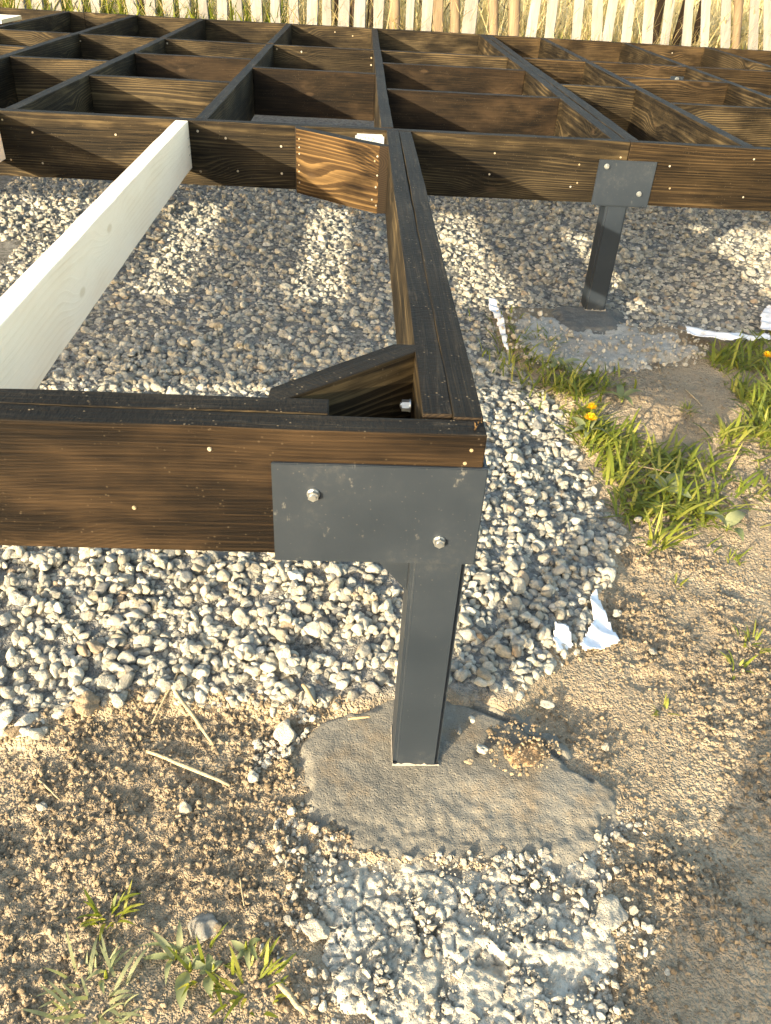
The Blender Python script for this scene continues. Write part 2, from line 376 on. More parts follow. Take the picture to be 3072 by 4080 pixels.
def tube_geo(pts, rad, ns=7, jit=0.0, r=rnd):
    P = [Vector(p) for p in pts]; V = []; F = []
    for i, p in enumerate(P):
        t = (P[min(i + 1, len(P) - 1)] - P[max(i - 1, 0)]).normalized()
        a = t.cross(Vector((0, 0, 1)) if abs(t.z) < .9 else Vector((1, 0, 0))).normalized(); b = t.cross(a)
        R = rad[i] if hasattr(rad, '__len__') else rad
        for k in range(ns):
            th = 2 * math.pi * k / ns; q = R * (1 + r.uniform(-jit, jit)); V.append(p + a * math.cos(th) * q + b * math.sin(th) * q)
    for i in range(len(P) - 1):
        for k in range(ns):
            F.append((i * ns + k, i * ns + (k + 1) % ns, (i + 1) * ns + (k + 1) % ns, (i + 1) * ns + k))
    F.append(tuple(range(ns - 1, -1, -1))); F.append(tuple(range((len(P) - 1) * ns, len(P) * ns)))
    return V, F
def hexhead(name, parent, loc, rot, mat_, R=.0078, hh=.006):
    bm = bmesh.new()
    bmesh.ops.create_cone(bm, cap_ends=True, segments=20, radius1=R * 1.12, radius2=R * 1.08, depth=.002, matrix=Matrix.Translation((0, 0, .001)))
    bmesh.ops.create_cone(bm, cap_ends=True, segments=6, radius1=R, radius2=R * .97, depth=hh, matrix=Matrix.Translation((0, 0, .002 + hh / 2)))
    bmesh.ops.create_cone(bm, cap_ends=True, segments=12, radius1=R * .62, radius2=R * .5, depth=.0025, matrix=Matrix.Translation((0, 0, .003 + hh)))
    return link(name, bm_mesh(bm, 'bolt'), parent, loc, rot, False, [mat_])

# ------------------------------------------------------------------ the ground
D = 1.9831; D3 = 4.3872; DF = 5.8036; H = .6758; T = .0397; B = .2; X2 = -.0787; X1 = -.0385
GRAV = [(-5, .06), (-.95, .055), (-.776, .059), (-.723, .045), (-.693, .076), (-.628, .103), (-.55, .127), (-.449, .129), (-.363, .119), (-.293, .099), (-.225, .089), (-.192, .112), (-.08, .114), (.017, .138), (.084, .111), (.148, .129), (.233, .201), (.269, .265), (.351, .348), (.446, .519), (.519, .663), (.496, .8), (.488, 1.029), (.50, 1.246), (.456, 1.395), (.378, 1.558), (.364, 1.784), (.372, 1.96), (.45, 2.06), (.60, 2.06), (.67, 2.045), (.79, 2.03), (.83, 1.95), (.90, 1.90), (1.007, 1.93), (1.089, 1.87), (1.222, 1.83), (1.41, 1.83), (2.2, 1.85), (5, 1.9), (5, 6.0), (-5, 6.0)]
FOOT = [(-.222, .093), (-.15, .145), (-.078, .171), (.058, .185), (.146, .149), (.2, .09), (.249, .038), (.314, -.039), (.303, -.093), (.275, -.125), (.21, -.175), (.023, -.192), (-.14, -.178), (-.232, -.13), (-.252, -.05), (-.264, .031)]
SPILL = [(-.307, -.088), (-.255, -.09), (-.22, -.105), (-.12, -.14), (.0, -.155), (.15, -.15), (.24, -.115), (.30, -.1), (.275, -.16), (.254, -.207), (.263, -.305), (.235, -.343), (.227, -.46), (-.135, -.46), (-.151, -.408), (-.189, -.379), (-.23, -.331), (-.227, -.279), (-.239, -.209)]
FOOT2 = [(.558, 1.98), (.62, 2.06), (.86, 2.06), (.845, 1.944), (.826, 1.811), (.76, 1.77), (.693, 1.757), (.6, 1.79), (.55, 1.86)]
SPILL2 = [(.384, 1.93), (.39, 1.718), (.40, 1.56), (.569, 1.475), (.76, 1.51), (.96, 1.577), (1.062, 1.70), (.985, 1.85), (.85, 1.9), (.587, 1.98)]
def base_z(x, y):
    z = -.012 + .075 * sstep(.25, 1.9, y) + .012 * (fbm(x * 1.7 + 5, y * 1.7, 3, 3) - .5)
    m = np.exp(-(((x - .83) / .27) ** 2 + ((y - 1.30) / .17) ** 2) ** 1.3); z = z + .018 * m
    z = z + .40 * sstep(6.0, 6.7, y) + .9 * sstep(7.2, 15, y) + 2.0 * sstep(14, 40, y)
    return z
def gz(x, y, detail=True):
    z = base_z(x, y)
    sg = sdist(GRAV, x, y)
    bed = .012 + .048 * sstep(0, .45, sg) + .006 * (fbm(x * 4, y * 4, 21, 2) - .5)
    w = sstep(-.03, .03, sg); z = z * (1 - w) + np.maximum(z * .7, bed) * w * (y < 6.1) + z * w * (y >= 6.1)
    if detail:
        k = (1 - w)
        z = z + k * .010 * (fbm(x * 9, y * 9, 31, 3) - .5)
        msk = sstep(.42, .60, fbm(x * 5 + 3, y * 5, 41, 3))
        f1, f2, idv = worley(x * 42 + 2 * vnoise(x * 90, y * 90, 4), y * 42, 51)
        z = z + k * msk * (.0065 * (1 - np.clip(f1 / .75, 0, 1) ** 2) * (.35 + idv) * sstep(0, .18, f2 - f1))
        f1, f2, idv = worley(x * 95, y * 95, 61)
        z = z + k * (.3 + .7 * msk) * .0062 * (1 - np.clip(f1 / .75, 0, 1) ** 2) * (.2 + idv)
        # shallow scuffs
        z = z - k * .005 * sstep(.62, .8, fbm(x * 14, y * 14, 71, 2))
    for P_, dp in ((FOOT, .03), (SPILL, .018), (FOOT2, .02), (SPILL2, .012)):
        q = sdist(P_, x, y) + .03 * (fbm(x * 22, y * 22, 5, 3) - .5) * 2 * (dp == .03); z = z - dp * sstep(.015, .06, q)
    return z
def axis(parts):
    a = [np.arange(s, e, st) for s, e, st in parts]; return np.concatenate(a)
gx = axis([(-90, -10, 10), (-10, -3, 1.0), (-3, -1, .1), (-1.0, 1.45, .0055), (1.45, 2.4, .03), (2.4, 5, .15), (5, 12, 1.0), (12, 91, 10)])
gy = axis([(-90, -10, 10), (-10, -2, 1.0), (-2, -.62, .1), (-.62, 1.5, .0055), (1.5, 2.3, .012), (2.3, 4.4, .05), (4.4, 9, .12), (9, 16, .6), (16, 91, 7)])
XX, YY = np.meshgrid(gx, gy); ZZ = gz(XX, YY)
nx, ny = len(gx), len(gy)
idx = np.arange(nx * ny).reshape(ny, nx)
F = np.stack([idx[:-1, :-1], idx[:-1, 1:], idx[1:, 1:], idx[1:, :-1]], -1).reshape(-1, 4)
gm_ = npmesh('ground', np.stack([XX, YY, ZZ], -1).reshape(-1, 3), F)
a_ = gm_.attributes.new('bed', 'FLOAT', 'POINT'); a_.data.foreach_set('value', (sstep(.0, .05, sdist(GRAV, XX, YY)) * (YY < 6.0)).ravel().astype(np.float32))
tag(link('ground', gm_, None, smooth=True, mats=[M['soil']]), kind='structure')
def gz1(x, y): return float(gz(np.array([x], float), np.array([y], float))[0])

# heap of ground-like material with an uneven outline and its own thickness
def patch(name, poly, step, hfun, mats, parent=None, wob=.02, seed=0, edge=.03, drop=.05, loc=(0, 0, 0)):
    P = np.array(poly); x0, y0 = P.min(0) - .04; x1, y1 = P.max(0) + .04
    X, Y = np.meshgrid(np.arange(x0, x1, step), np.arange(y0, y1, step))
    d = sdist(poly, X, Y) + wob * (fbm(X * 22, Y * 22, seed, 3) - .5) * 2
    Zg = base_z(X, Y)
    w = sstep(-.004, edge, d); Z = (Zg - drop) * (1 - w) + hfun(X, Y, d) * w
    ok = d > -.012; n_, m_ = X.shape; id_ = np.arange(n_ * m_).reshape(n_, m_)
    q = ok[:-1, :-1] & ok[1:, :-1] & ok[:-1, 1:] & ok[1:, 1:]
    F = np.stack([id_[:-1, :-1], id_[:-1, 1:], id_[1:, 1:], id_[1:, :-1]], -1)[q]
    use = np.unique(F); re = np.full(n_ * m_, -1); re[use] = np.arange(len(use))
    V = np.stack([X, Y, Z], -1).reshape(-1, 3)[use] - np.array(loc)
    return link(name, npmesh(name, V, re[F]), parent, loc if parent is None else (0, 0, 0), smooth=True, mats=mats), (X, Y, Z, ok)
def h_foot(X, Y, d):
    fr = sstep(-.02, -.15, Y)                   # the front lip sags and is rough
    z = .001 - .006 * fr + .004 * (fbm(X * 10, Y * 10, 81, 3) - .5)
    z = z + (.0012 + .0035 * fr) * (fbm(X * 60, Y * 60, 82, 3) - .5) * 2
    z = z + .0015 * (np.sin((Y * .9 + X * .25) * 60 + 4 * fbm(X * 6, Y * 6, 84)) * .5) * sstep(.03, -.03, Y)
    c = np.abs(sdist([(.05, .15), (.16, .10), (.22, .03), (.27, -.02), (.268, -.025), (.215, .025), (.155, .095), (.05, .146)], X, Y))
    z = z - .012 * np.exp(-(np.maximum(c - .001, 0) / .0025) ** 2)            # the crack along the right side
    return z
footing = empty('concrete_footing', (.03, -.0, -.03), 'round dark concrete footing at the foot of the front corner post, cracked on the right', 'footing')
o, _ = patch('footing_slab', FOOT, .0035, h_foot, [M['footing']], footing, .03, 5, .03, .002, footing.location)
def h_spill(X, Y, d):
    z = base_z(X, Y) - .001 + .010 * (fbm(X * 9, Y * 9, 91, 3) - .3)
    wx = X + .02 * (fbm(X * 30, Y * 30, 8, 3) - .5); wy = Y + .02 * (fbm(X * 30, Y * 30, 88, 3) - .5)
    f1, f2, i1 = worley(wx * 15, wy * 15, 92)                 # broken crust plates
    br = sstep(.35, .6, fbm(X * 8, Y * 8, 97, 2))
    z = z + .010 * (i1 - .35) * sstep(0, .12, f2 - f1) - .009 * (1 - sstep(0, .05, f2 - f1)) * br
    f1, f2, i1 = worley(wx * 48, wy * 48, 93)                 # smaller broken pieces where the crust has gone
    z = z + br * (.005 * (i1 - .3) * sstep(0, .12, f2 - f1) - .005 * (1 - sstep(0, .2, f2 - f1)))
    z = z + .010 * (fbm(X * 60, Y * 60, 94, 4) - .5) + .005 * (fbm(X * 190, Y * 190, 95, 2) - .5)
    z = z - .005 * sstep(-.24, -.15, Y)
    return z - .010 * sstep(.62, .72, fbm(X * 22, Y * 22, 96, 3))
spill, SPG = patch('concrete_spill', SPILL, .0032, h_spill, [M['spill']], None, .04, 9, .03, .012)
tag(spill, 'whitish crumbly spilled concrete in front of the corner footing', 'concrete')
def h_foot2(X, Y, d): return .085 + .01 * (fbm(X * 9, Y * 9, 101, 3) - .5) + .004 * (fbm(X * 70, Y * 70, 102, 2) - .5)
f2e = empty('concrete_footing', (.71, 1.95, .05), 'small smooth dark footing under the post at the far beam, half ringed by gravel', 'footing')
patch('footing_slab', FOOT2, .008, h_foot2, [M['footing_dark']], f2e, .03, 12, .05, .01, f2e.location)
def h_spill2(X, Y, d):
    f1, f2, i1 = worley(X * 22, Y * 22, 112)
    return base_z(X, Y) + .012 + .012 * (fbm(X * 14, Y * 14, 111, 3) - .3) + .008 * (fbm(X * 50, Y * 50, 119, 3) - .5) + .006 * (i1 - .3) * sstep(0, .2, f2 - f1) - .004 * (1 - sstep(0, .12, f2 - f1))
s2, _ = patch('concrete_spill', SPILL2, .007, h_spill2, [M['grey_spill']], None, .09, 15, .06, .012)
tag(s2, 'pale grey lumpy spilled concrete in front of the small dark footing', 'concrete')

# ------------------------------------------------------------------ the timber deck frame
deck = empty('deck_frame', (0, 0, H), 'dark stained timber deck frame of beams, joists and noggins on steel posts', 'deck frame')
screw_me = None
def screw(parent_board, P, nrm=(0, -1, 0), r=.0042):
    global screw_me
    if screw_me is None:
        bm = bmesh.new()
        bmesh.ops.create_cone(bm, cap_ends=True, segments=10, radius1=1.0, radius2=.72, depth=.7, matrix=Matrix.Translation((0, 0, .1)))
        bmesh.ops.create_cone(bm, cap_ends=True, segments=6, radius1=.35, radius2=.35, depth=.12, matrix=Matrix.Translation((.1, 0, .47)))
        screw_me = bm_mesh(bm, 'screw'); screw_me.materials.append(M['screw'])
    o = bpy.data.objects.new('screw', screw_me); COL.objects.link(o)
    q = Vector(nrm).to_track_quat('Z', 'X')
    mw = Matrix.LocRotScale(Vector(P), q, Vector((r, r, r)))
    bw = parent_board_world(parent_board)
    o.parent = parent_board; o.matrix_basis = bw.inverted() @ mw @ Matrix.Scale(.66, 4)
    return o
def parent_board_world(b):
    m = Matrix.LocRotScale(b.location, b.rotation_quaternion, Vector((1, 1, 1)))
    if b.parent is not None: m = Matrix.Translation(b.parent.location) @ m
    return m
sd_ = [100]
def bd(name, p0, p1, t=T, h=B, kind='stain', **kw):
    sd_[0] += 1
    return board(name, deck, p0, p1, t, h, H + rnd.uniform(-.0012, .0012), kind, sd_[0], **kw)
front = bd('beam', (-3.6, T / 2), (-.0003, T / 2), kind='flat'); front['label'] = 'front beam of the frame, brown brushed stain with a steel plate at its end'
frontin = bd('beam', (-3.6, T * 1.5 + .001), (-.203, T * 1.5 + .001))
side = bd('beam', (X1 / 2, T + .001), (X1 / 2, D - .001)); side['label'] = 'outer board of the doubled side beam'
sidein = bd('beam', ((X1 + X2) / 2 - .0015, .051), ((X1 + X2) / 2 - .0015, D - .001))
sec_l = bd('beam', (-3.6, D + T / 2), (.741, D + T / 2))
sec_r = bd('beam', (.7435, D + T / 2), (4.6, D + T / 2), kind='warm')
jx = {'L4': -3.45, 'L3': -2.87, 'Lm': -2.2547, 'L0': -1.7765, 'L1': -1.2935, 'L2': -.6755}
third_l = bd('beam', (-3.6, D3 + T / 2), (.687, D3 + T / 2)); third_r = bd('beam', (.782, D3 + T / 2), (4.6, D3 + T / 2), kind='warm')
far_l = bd('beam', (-3.6, DF + T / 2), (-2.151, DF + T / 2)); far_m = bd('beam', (-2.149, DF + T / 2), (.735, DF + T / 2)); far_r = bd('beam', (.737, DF + T / 2), (4.6, DF + T / 2), kind='warm')
J = []
for k, xr in jx.items():
    for a, b_ in ((D + T, D3), (D3 + T, DF)):
        J.append(bd('joist', (xr - T / 2, a + .001), (xr - T / 2, b_ - .001)))
for xr in (-.0564, 1.1847, 1.7921, 2.4126, 3.02, 3.63):
    for a, b_ in ((D + T, D3), (D3 + T, DF)):
        J.append(bd('joist', (xr - .0215, a + .001), (xr - .0215, b_ - .001), t=.042))
for xr in (.7329, .7805):
    J.append(bd('joist', (xr - .0225, D + T + .001), (xr - .0225, DF - .001), t=.0445))
nogs = [(-.6755, -.0994, 3.3438, 'flat'), (-1.2935, -.7152, 2.8493, 'stain'), (-1.2935, -.7152, 3.6516, 'flat'), (-1.7765, -1.3332, 3.30, 'stain'), (-2.2547, -1.8162, 2.9, 'stain'), (-2.2547, -1.8162, 3.65, 'stain'), (-2.87, -2.2944, 3.3, 'stain'), (-.0564, .6884, 2.8916, 'flat'), (-.0564, .6884, 3.7807, 'flat'), (.7805, 1.1422, 3.3121, 'stain'), (1.1847, 1.7496, 3.7165, 'warm'), (1.1847, 1.7496, 2.90, 'stain'), (1.7921, 2.3701, 3.3, 'warm'), (2.4126, 2.977, 3.7, 'warm'), (2.4126, 2.977, 2.9, 'warm'), (3.02, 3.587, 3.3, 'warm')]
NG = [bd('noggin', (a + .001, y + T / 2), (b_ - .001, y + T / 2), kind=k) for a, b_, y, k in nogs]
# corner braces
br1 = bd('brace', (-.285, .0815), (-.081, .268), cut0=1.0, cut1=-1.1)
br2 = bd('brace', (-.380, D - .001 - .012), (-.083, 1.712 + .018), kind='gold', cut0=-1.05, cut1=1.0); br2['label'] = 'bright golden grained brace across the inner corner'
# screws, where the photograph shows them (full-resolution pixels, the plane they sit on)
for P_, b_, pl in (
        [((835, 1790), front, 0), ((1878, 1793), front, 0), ((1852, 1845), front, 0), ((535, 2023), front, 0)] +
        [((u * .922, v * .922), sec_l, D) for u, v in ((10, 517), (48, 690), (141, 572), (185, 705), (500, 582), (854, 567), (867, 741), (975, 598), (1028, 740), (1215, 633), (1218, 750))] +
        [((1536 + u * .922, v * .922), sec_l, D) for u, v in ((472, 662), (837, 711), (1016, 680), (828, 790), (799, 807), (449, 753))] +
        [((1536 + u * .922, v * .922), sec_r, D) for u, v in ((1228, 718), (1228, 814), (1592, 688), (1545, 852))] +
        [((1536 + u * .922, v * .922), NG[7], 2.8916) for u, v in ((750, 486), (760, 523), (744, 577))] +
        [((1536 + u * .922, v * .922), NG[8], 3.7807) for u, v in ((610, 357), (596, 410))] +
        [((750 + u * .48, v * .48), third_l, D3) for u, v in ((735, 408), (940, 430), (1520, 480), (1518, 540))] +
        [((u * .48, v * .48), third_l, D3) for u, v in ((668, 340), (1388, 360), (636, 445))] +
        [((750 + u * .48, v * .48), far_m, DF) for u, v in ((1218, 266), (1365, 298))] +
        [((1500 + u * .48, v * .48), far_r, DF) for u, v in ((1378, 390), (1370, 432))] +
        [((2272 + u * .48, v * .48), far_r, DF) for u, v in ((436, 410), (1135, 472), (1128, 518), (846, 440))]):
    p = ony(P_[0], P_[1], pl); screw(b_, (p[0], pl - .0002, p[2]), r=.0048 if pl < 1 else (.006 if pl < 3 else .008))
# screws in the golden brace: on its slanting face
bw2 = parent_board_world(br2)
for fx, fz in ((.035, -.03), (.035, -.055), (.035, -.075), (.033, -.11), (.033, -.13), (.034, -.165), (.36, -.03), (.35, -.045), (.362, -.085), (.358, -.12), (.345, -.16), (.362, -.175)):
    p = bw2 @ Vector((fx, -T / 2 - .001, fz)); nrm = bw2.to_3x3() @ Vector((0, -1, 0)); screw(br2, p, nrm, .0048)
# screws in joist sides, seen end-on in the bays
for k, b_ in enumerate(J):
    if b_.location.y + deck.location.y < 0: continue
    for fy in (.06, .5):
        w = parent_board_world(b_); p = w @ Vector((fy, b_.data.vertices[0].co.y * 0 - (.0212 if k >= 12 else T / 2), -.06 - .05 * (k % 3)))
        screw(b_, p, w.to_3x3() @ Vector((0, -1, 0)), .006)
# splintered fibres at the sawn corner knot of the side beam
V, F = [], []
for k in range(5):
    a = rnd.uniform(-.5, 2.4); L = rnd.uniform(.004, .011); s = Vector((-.012 + rnd.uniform(-.008, .008), .022 + rnd.uniform(-.012, .012), H))
    v, f = tube_geo([s, s + Vector((math.cos(a) * L * .5, math.sin(a) * L * .5, L * .5)), s + Vector((math.cos(a) * L, math.sin(a) * L, L * .55))], [.0012, .001, .0004], 4)
    F += [tuple(i + len(V) for i in q) for q in f]; V += v
o = link('splinters', mesh('splinters', [v - Vector((0, 0, H)) for v in V], F), deck, mats=[M['stain_gold']]); o['kind'] = 'stuff'

# pale joists waiting to be stained
pale = [(-.7505, -.7205, 0, 'pale unstained joist running from the front beam to the second beam, left of the corner'),
        (-1.365, -1.365, 1, 'pale unstained joist of which only the far end shows at the left edge'),
        (-1.985, -1.985, 2, 'third pale unstained joist, beyond the left edge of the picture'), (-2.6, -2.6, 3, 'farthest pale unstained joist, well beyond the left edge of the picture')]
for xa, xb, s_, lb in pale:
    o = board('unstained_joist', None, (xa, D - .0015), (xb, 2 * T + .003), .04, .1445, .6755, 'raw', 300 + s_, top1=.680 if s_ == 0 else None)
    tag(o, lb or 'pale unstained joist between the beams beyond the left edge of the picture', 'joist', 'unstained joists between the two near beams')
    if s_ == 0:
        for fy in (.03, .05):
            w = parent_board_world(o)
            for fz in (-.05, -.075, -.1): screw(o, w @ Vector((fy - .02, .02, fz)), w.to_3x3() @ Vector((0, 1, 0)), .004)
off = board('board_offcut', None, (-3.3, 4.86), (-2.315, 4.86), .34, .022, H + .0225, 'raw', 320)
tag(off, 'white unstained board lying flat on the frame at the far left corner', 'board')

# white printed tag on the second beam
bm = bmesh.new(); bm_box(bm, -.048, .048, -.0012, .0012, -.045, 0)
bmesh.ops.bevel(bm, geom=[e for e in bm.edges if abs(e.verts[0].co.y - e.verts[1].co.y) > .001], offset=.006, segments=3, affect='EDGES')
o = link('printed_tag', bm_mesh(bm, 'tag'), None, (-.1355, D - .0016, .661), None, False, [M['tag']])
tag(o, 'small white tag with worn grey print on the second beam behind the golden brace', 'tag')

# ------------------------------------------------------------------ steel posts
def box_part(name, parent, b, bev=.0015, seg=2, mats='steel'):
    bm = bmesh.new(); bm_box(bm, *b); bmesh.ops.bevel(bm, geom=list(bm.edges), offset=bev, segments=seg, affect='EDGES')
    bm.normal_update()
    me = bm_mesh(bm, name); return link(name, me, parent, (0, 0, 0), None, False, [M[mats]])
def tube_post(parent, x0, x1, y0, y1, z0, z1, r=.007):
    bm = bmesh.new(); bm_box(bm, x0, x1, y0, y1, z0, z1)
    bmesh.ops.bevel(bm, geom=[e for e in bm.edges if abs(e.verts[0].co.z - e.verts[1].co.z) > .1], offset=r, segments=5, affect='EDGES')
    for f in bm.faces: f.smooth = False
    return link('tube', bm_mesh(bm, 'tube'), parent, (0, 0, 0), None, False, [M['steel']])
def gusset(parent, pts, y0, y1):
    V = [(x, y0, z) for x, z in pts] + [(x, y1, z) for x, z in pts]
    link('gusset', mesh('gusset', V, [(0, 1, 2), (5, 4, 3), (0, 3, 4, 1), (1, 4, 5, 2), (2, 5, 3, 0)]), parent, mats=[M['steel']])
def collar(parent, x0, x1, y0, y1, z0, hh, seed):
    # cement splashed up the foot of the tube: an uneven thin skin
    r = random.Random(seed); V = []; F = []; pts = []
    n_ = 16
    for (ax, ay, bx, by) in ((x0, y0, x1, y0), (x1, y0, x1, y1), (x1, y1, x0, y1), (x0, y1, x0, y0)):
        for k in range(n_): pts.append((ax + (bx - ax) * k / n_, ay + (by - ay) * k / n_))
    cx, cy = (x0 + x1) / 2, (y0 + y1) / 2
    for (px, py) in pts:
        ox = (px - cx) * .02; oy = (py - cy) * .02
        h_ = hh * r.choice((.1, .15, .2, .3, .4, .7))
        V += [(px + ox * 1.6, py + oy * 1.6, z0 - .01), (px + ox * 1.0, py + oy * 1.0, z0 + h_ * .5), (px + ox * .2, py + oy * .2, z0 + h_)]
    n = len(pts)
    for k in range(n):
        a = k * 3; b_ = ((k + 1) % n) * 3
        F += [(a, b_, b_ + 1, a + 1), (a + 1, b_ + 1, b_ + 2, a + 2)]
    link('cement_splash', mesh('splash', V, F), parent, mats=[M['splash']])
RX = (math.radians(90), 0, 0)
post = empty('steel_post', (-.043, .04, 0), 'front corner post: dark grey steel tube with a wide bolted angle plate', 'steel post', 'steel posts carrying the deck frame')
L_ = post.location
def rel(b): return (b[0] - L_.x, b[1] - L_.x, b[2] - L_.y, b[3] - L_.y, b[4] - L_.z, b[5] - L_.z)
box_part('plate', post, rel((-.274, .0062, -.0062, -.0006, .4667, .6274)), .0012)
box_part('side_plate', post, rel((.0008, .0062, -.0004, .26, .4667, .6274)), .0012)
box_part('bearing_plate', post, rel((-.272, .0002, .0002, .082, .4668, .4742)), .001)
tube_post(post, *rel((-.0828, -.0034, .0004, .0804, -.03, .4664)))
gusset(post, [(-.15 - L_.x, .4664), (-.0832 - L_.x, .4664), (-.0832 - L_.x, .384)], .030 - L_.y, .036 - L_.y)
collar(post, -.0836 - L_.x, -.0026 - L_.x, -.0004 - L_.y, .0812 - L_.y, .003, .007, 5)
for u, v in ((1248, 1970), (1750, 2157)):
    p = ony(u, v, -.0075); hexhead('bolt', post, (p[0] - L_.x, -.0062 - L_.y, p[2]), RX, M['zinc'])
hexhead('nut', post, (X2 - .006 - L_.x, .19 - L_.y, .612), (0, math.radians(-90), 0), M['zinc'], .009, .011)
post2 = empty('steel_post', (.7413, D + .04, .09), 'steel post with a square bolted plate at the joint of the second beam', 'steel post', 'steel posts carrying the deck frame')
L_ = post2.location
box_part('plate', post2, rel((.6457, .8454, D - .0062, D - .0008, .4716, .6187)), .0012)
box_part('bearing_plate', post2, rel((.66, .83, D + .0002, D + .082, .4668, .4742)), .001)
tube_post(post2, *rel((.7026, .7799, D + .0004, D + .0784, .05, .4664)))
collar(post2, .702 - L_.x, .7805 - L_.x, D - .0004 - L_.y, D + .079 - L_.y, .086 - L_.z, .012, 9)
for u, v in ((2418, 663), (2546, 773)):
    p = ony(u, v, D - .0075); hexhead('bolt', post2, (p[0] - L_.x, D - .0062 - L_.y, p[2] - L_.z), RX, M['zinc'])
post3 = empty('steel_post', (1.74, D3 + .04, .06), 'steel post deep under the frame, only its plate and bright bolt showing', 'steel post', 'steel posts carrying the deck frame')
L_ = post3.location
box_part('plate', post3, rel((1.668, 1.748, D3 - .0062, D3 - .0008, .4716, .626)), .0012)
tube_post(post3, *rel((1.70, 1.78, D3 + .0004, D3 + .08, .0, .4752)))
p = ony(2697, 316, D3 - .0075); hexhead('bolt', post3, (p[0] - L_.x, D3 - .0062 - L_.y, p[2] - L_.z), RX, M['zinc'], .011, .008)

# ------------------------------------------------------------------ stones
def chip_mesh(seed, sub=3, cuts=11, axes=(1, .74, .5), rough=.04, sharp=38.0):
    r = np.random.default_rng(seed); bm = bmesh.new(); bmesh.ops.create_icosphere(bm, subdivisions=sub, radius=1.0)
    V = np.array([v.co[:] for v in bm.verts]); Nn = r.normal(size=(cuts, 3)); Nn /= np.linalg.norm(Nn, axis=1)[:, None]
    dd = r.uniform(.52, .92, cuts)
    dots = np.maximum(V @ Nn.T, 1e-3); rr = dd / dots
    rr = np.minimum(rr, 1.02); kk = sharp
    rad = -np.log(np.mean(np.exp(-kk * np.concatenate([rr, np.full((len(V), 2), .98)], 1)), 1)) / kk
    rad = np.clip(rad - math.log(cuts + 2) / kk * .75, .4, 1.05)
    V = V * rad[:, None]
    ph = r.uniform(0, 6, (4, 3))
    V = V * (1 + rough * np.sin(V @ np.array([3.1, 4.3, 2.2]) + ph[0, 0]) + rough * .6 * np.sin(V @ np.array([-7.1, 5.3, 6.2]) + ph[1, 0]))[:, None]
    V *= np.array(axes) / np.abs(V).max(0).max()
    for v, c in zip(bm.verts, V): v.co = c
    me = bm_mesh(bm, 'stone'); me.polygons.foreach_set('use_smooth', [True] * len(me.polygons)); return me
def protos(name, mat_, n_, **kw):
    c = bpy.data.collections.new(name)
    for k in range(n_):
        r = random.Random(k * 7 + 1); me = chip_mesh(k + kw.get('seed', 0), kw.get('sub', 3), kw.get('cuts', 11), (1, r.uniform(*kw.get('b', (.62, .92))), r.uniform(*kw.get('c', (.42, .68)))), kw.get('rough', .04))
        me.materials.append(mat_)
        if kw.get('flat'): me.polygons.foreach_set('use_smooth', [False] * len(me.polygons))
        o = bpy.data.objects.new(name + '_piece', me); c.objects.link(o)
    return c
def scatter(name, P, rot, scl, coll, n_proto, parent=None):
    me = bpy.data.meshes.new(name); P = np.asarray(P, np.float32); me.vertices.add(len(P)); me.vertices.foreach_set('co', P.ravel())
    for nm, arr, tp in (('rot', rot, 'FLOAT_VECTOR'), ('scl', np.stack([scl] * 3, -1), 'FLOAT_VECTOR')):
        a = me.attributes.new(nm, tp, 'POINT'); a.data.foreach_set('vector', np.asarray(arr, np.float32).ravel())
    a = me.attributes.new('pick', 'INT', 'POINT'); a.data.foreach_set('value', rng.integers(0, n_proto, len(P)).astype(np.int32))
    me.update(); o = bpy.data.objects.new(name, me); COL.objects.link(o)
    g = bpy.data.node_groups.new(name + '_nodes', 'GeometryNodeTree')
    g.interface.new_socket('Geometry', in_out='INPUT', socket_type='NodeSocketGeometry'); g.interface.new_socket('Geometry', in_out='OUTPUT', socket_type='NodeSocketGeometry')
    gi = g.nodes.new('NodeGroupInput'); go = g.nodes.new('NodeGroupOutput'); ip = g.nodes.new('GeometryNodeInstanceOnPoints')
    ci = g.nodes.new('GeometryNodeCollectionInfo'); ci.inputs['Collection'].default_value = coll; ci.inputs['Separate Children'].default_value = True; ci.inputs['Reset Children'].default_value = True
    def attr(nm, tp):
        n = g.nodes.new('GeometryNodeInputNamedAttribute'); n.data_type = tp; n.inputs['Name'].default_value = nm; return n.outputs[0]
    ip.inputs['Pick Instance'].default_value = True
    L = g.links.new; L(gi.outputs[0], ip.inputs['Points']); L(ci.outputs[0], ip.inputs['Instance']); L(attr('pick', 'INT'), ip.inputs['Instance Index'])
    er = g.nodes.new('FunctionNodeEulerToRotation'); L(attr('rot', 'FLOAT_VECTOR'), er.inputs[0]); L(er.outputs[0], ip.inputs['Rotation']); L(attr('scl', 'FLOAT_VECTOR'), ip.inputs['Scale'])
    L(ip.outputs[0], go.inputs[0])
    md = o.modifiers.new('scatter', 'NODES'); md.node_group = g
    if parent is not None: o.parent = parent
    return tag(o, kind='stuff')

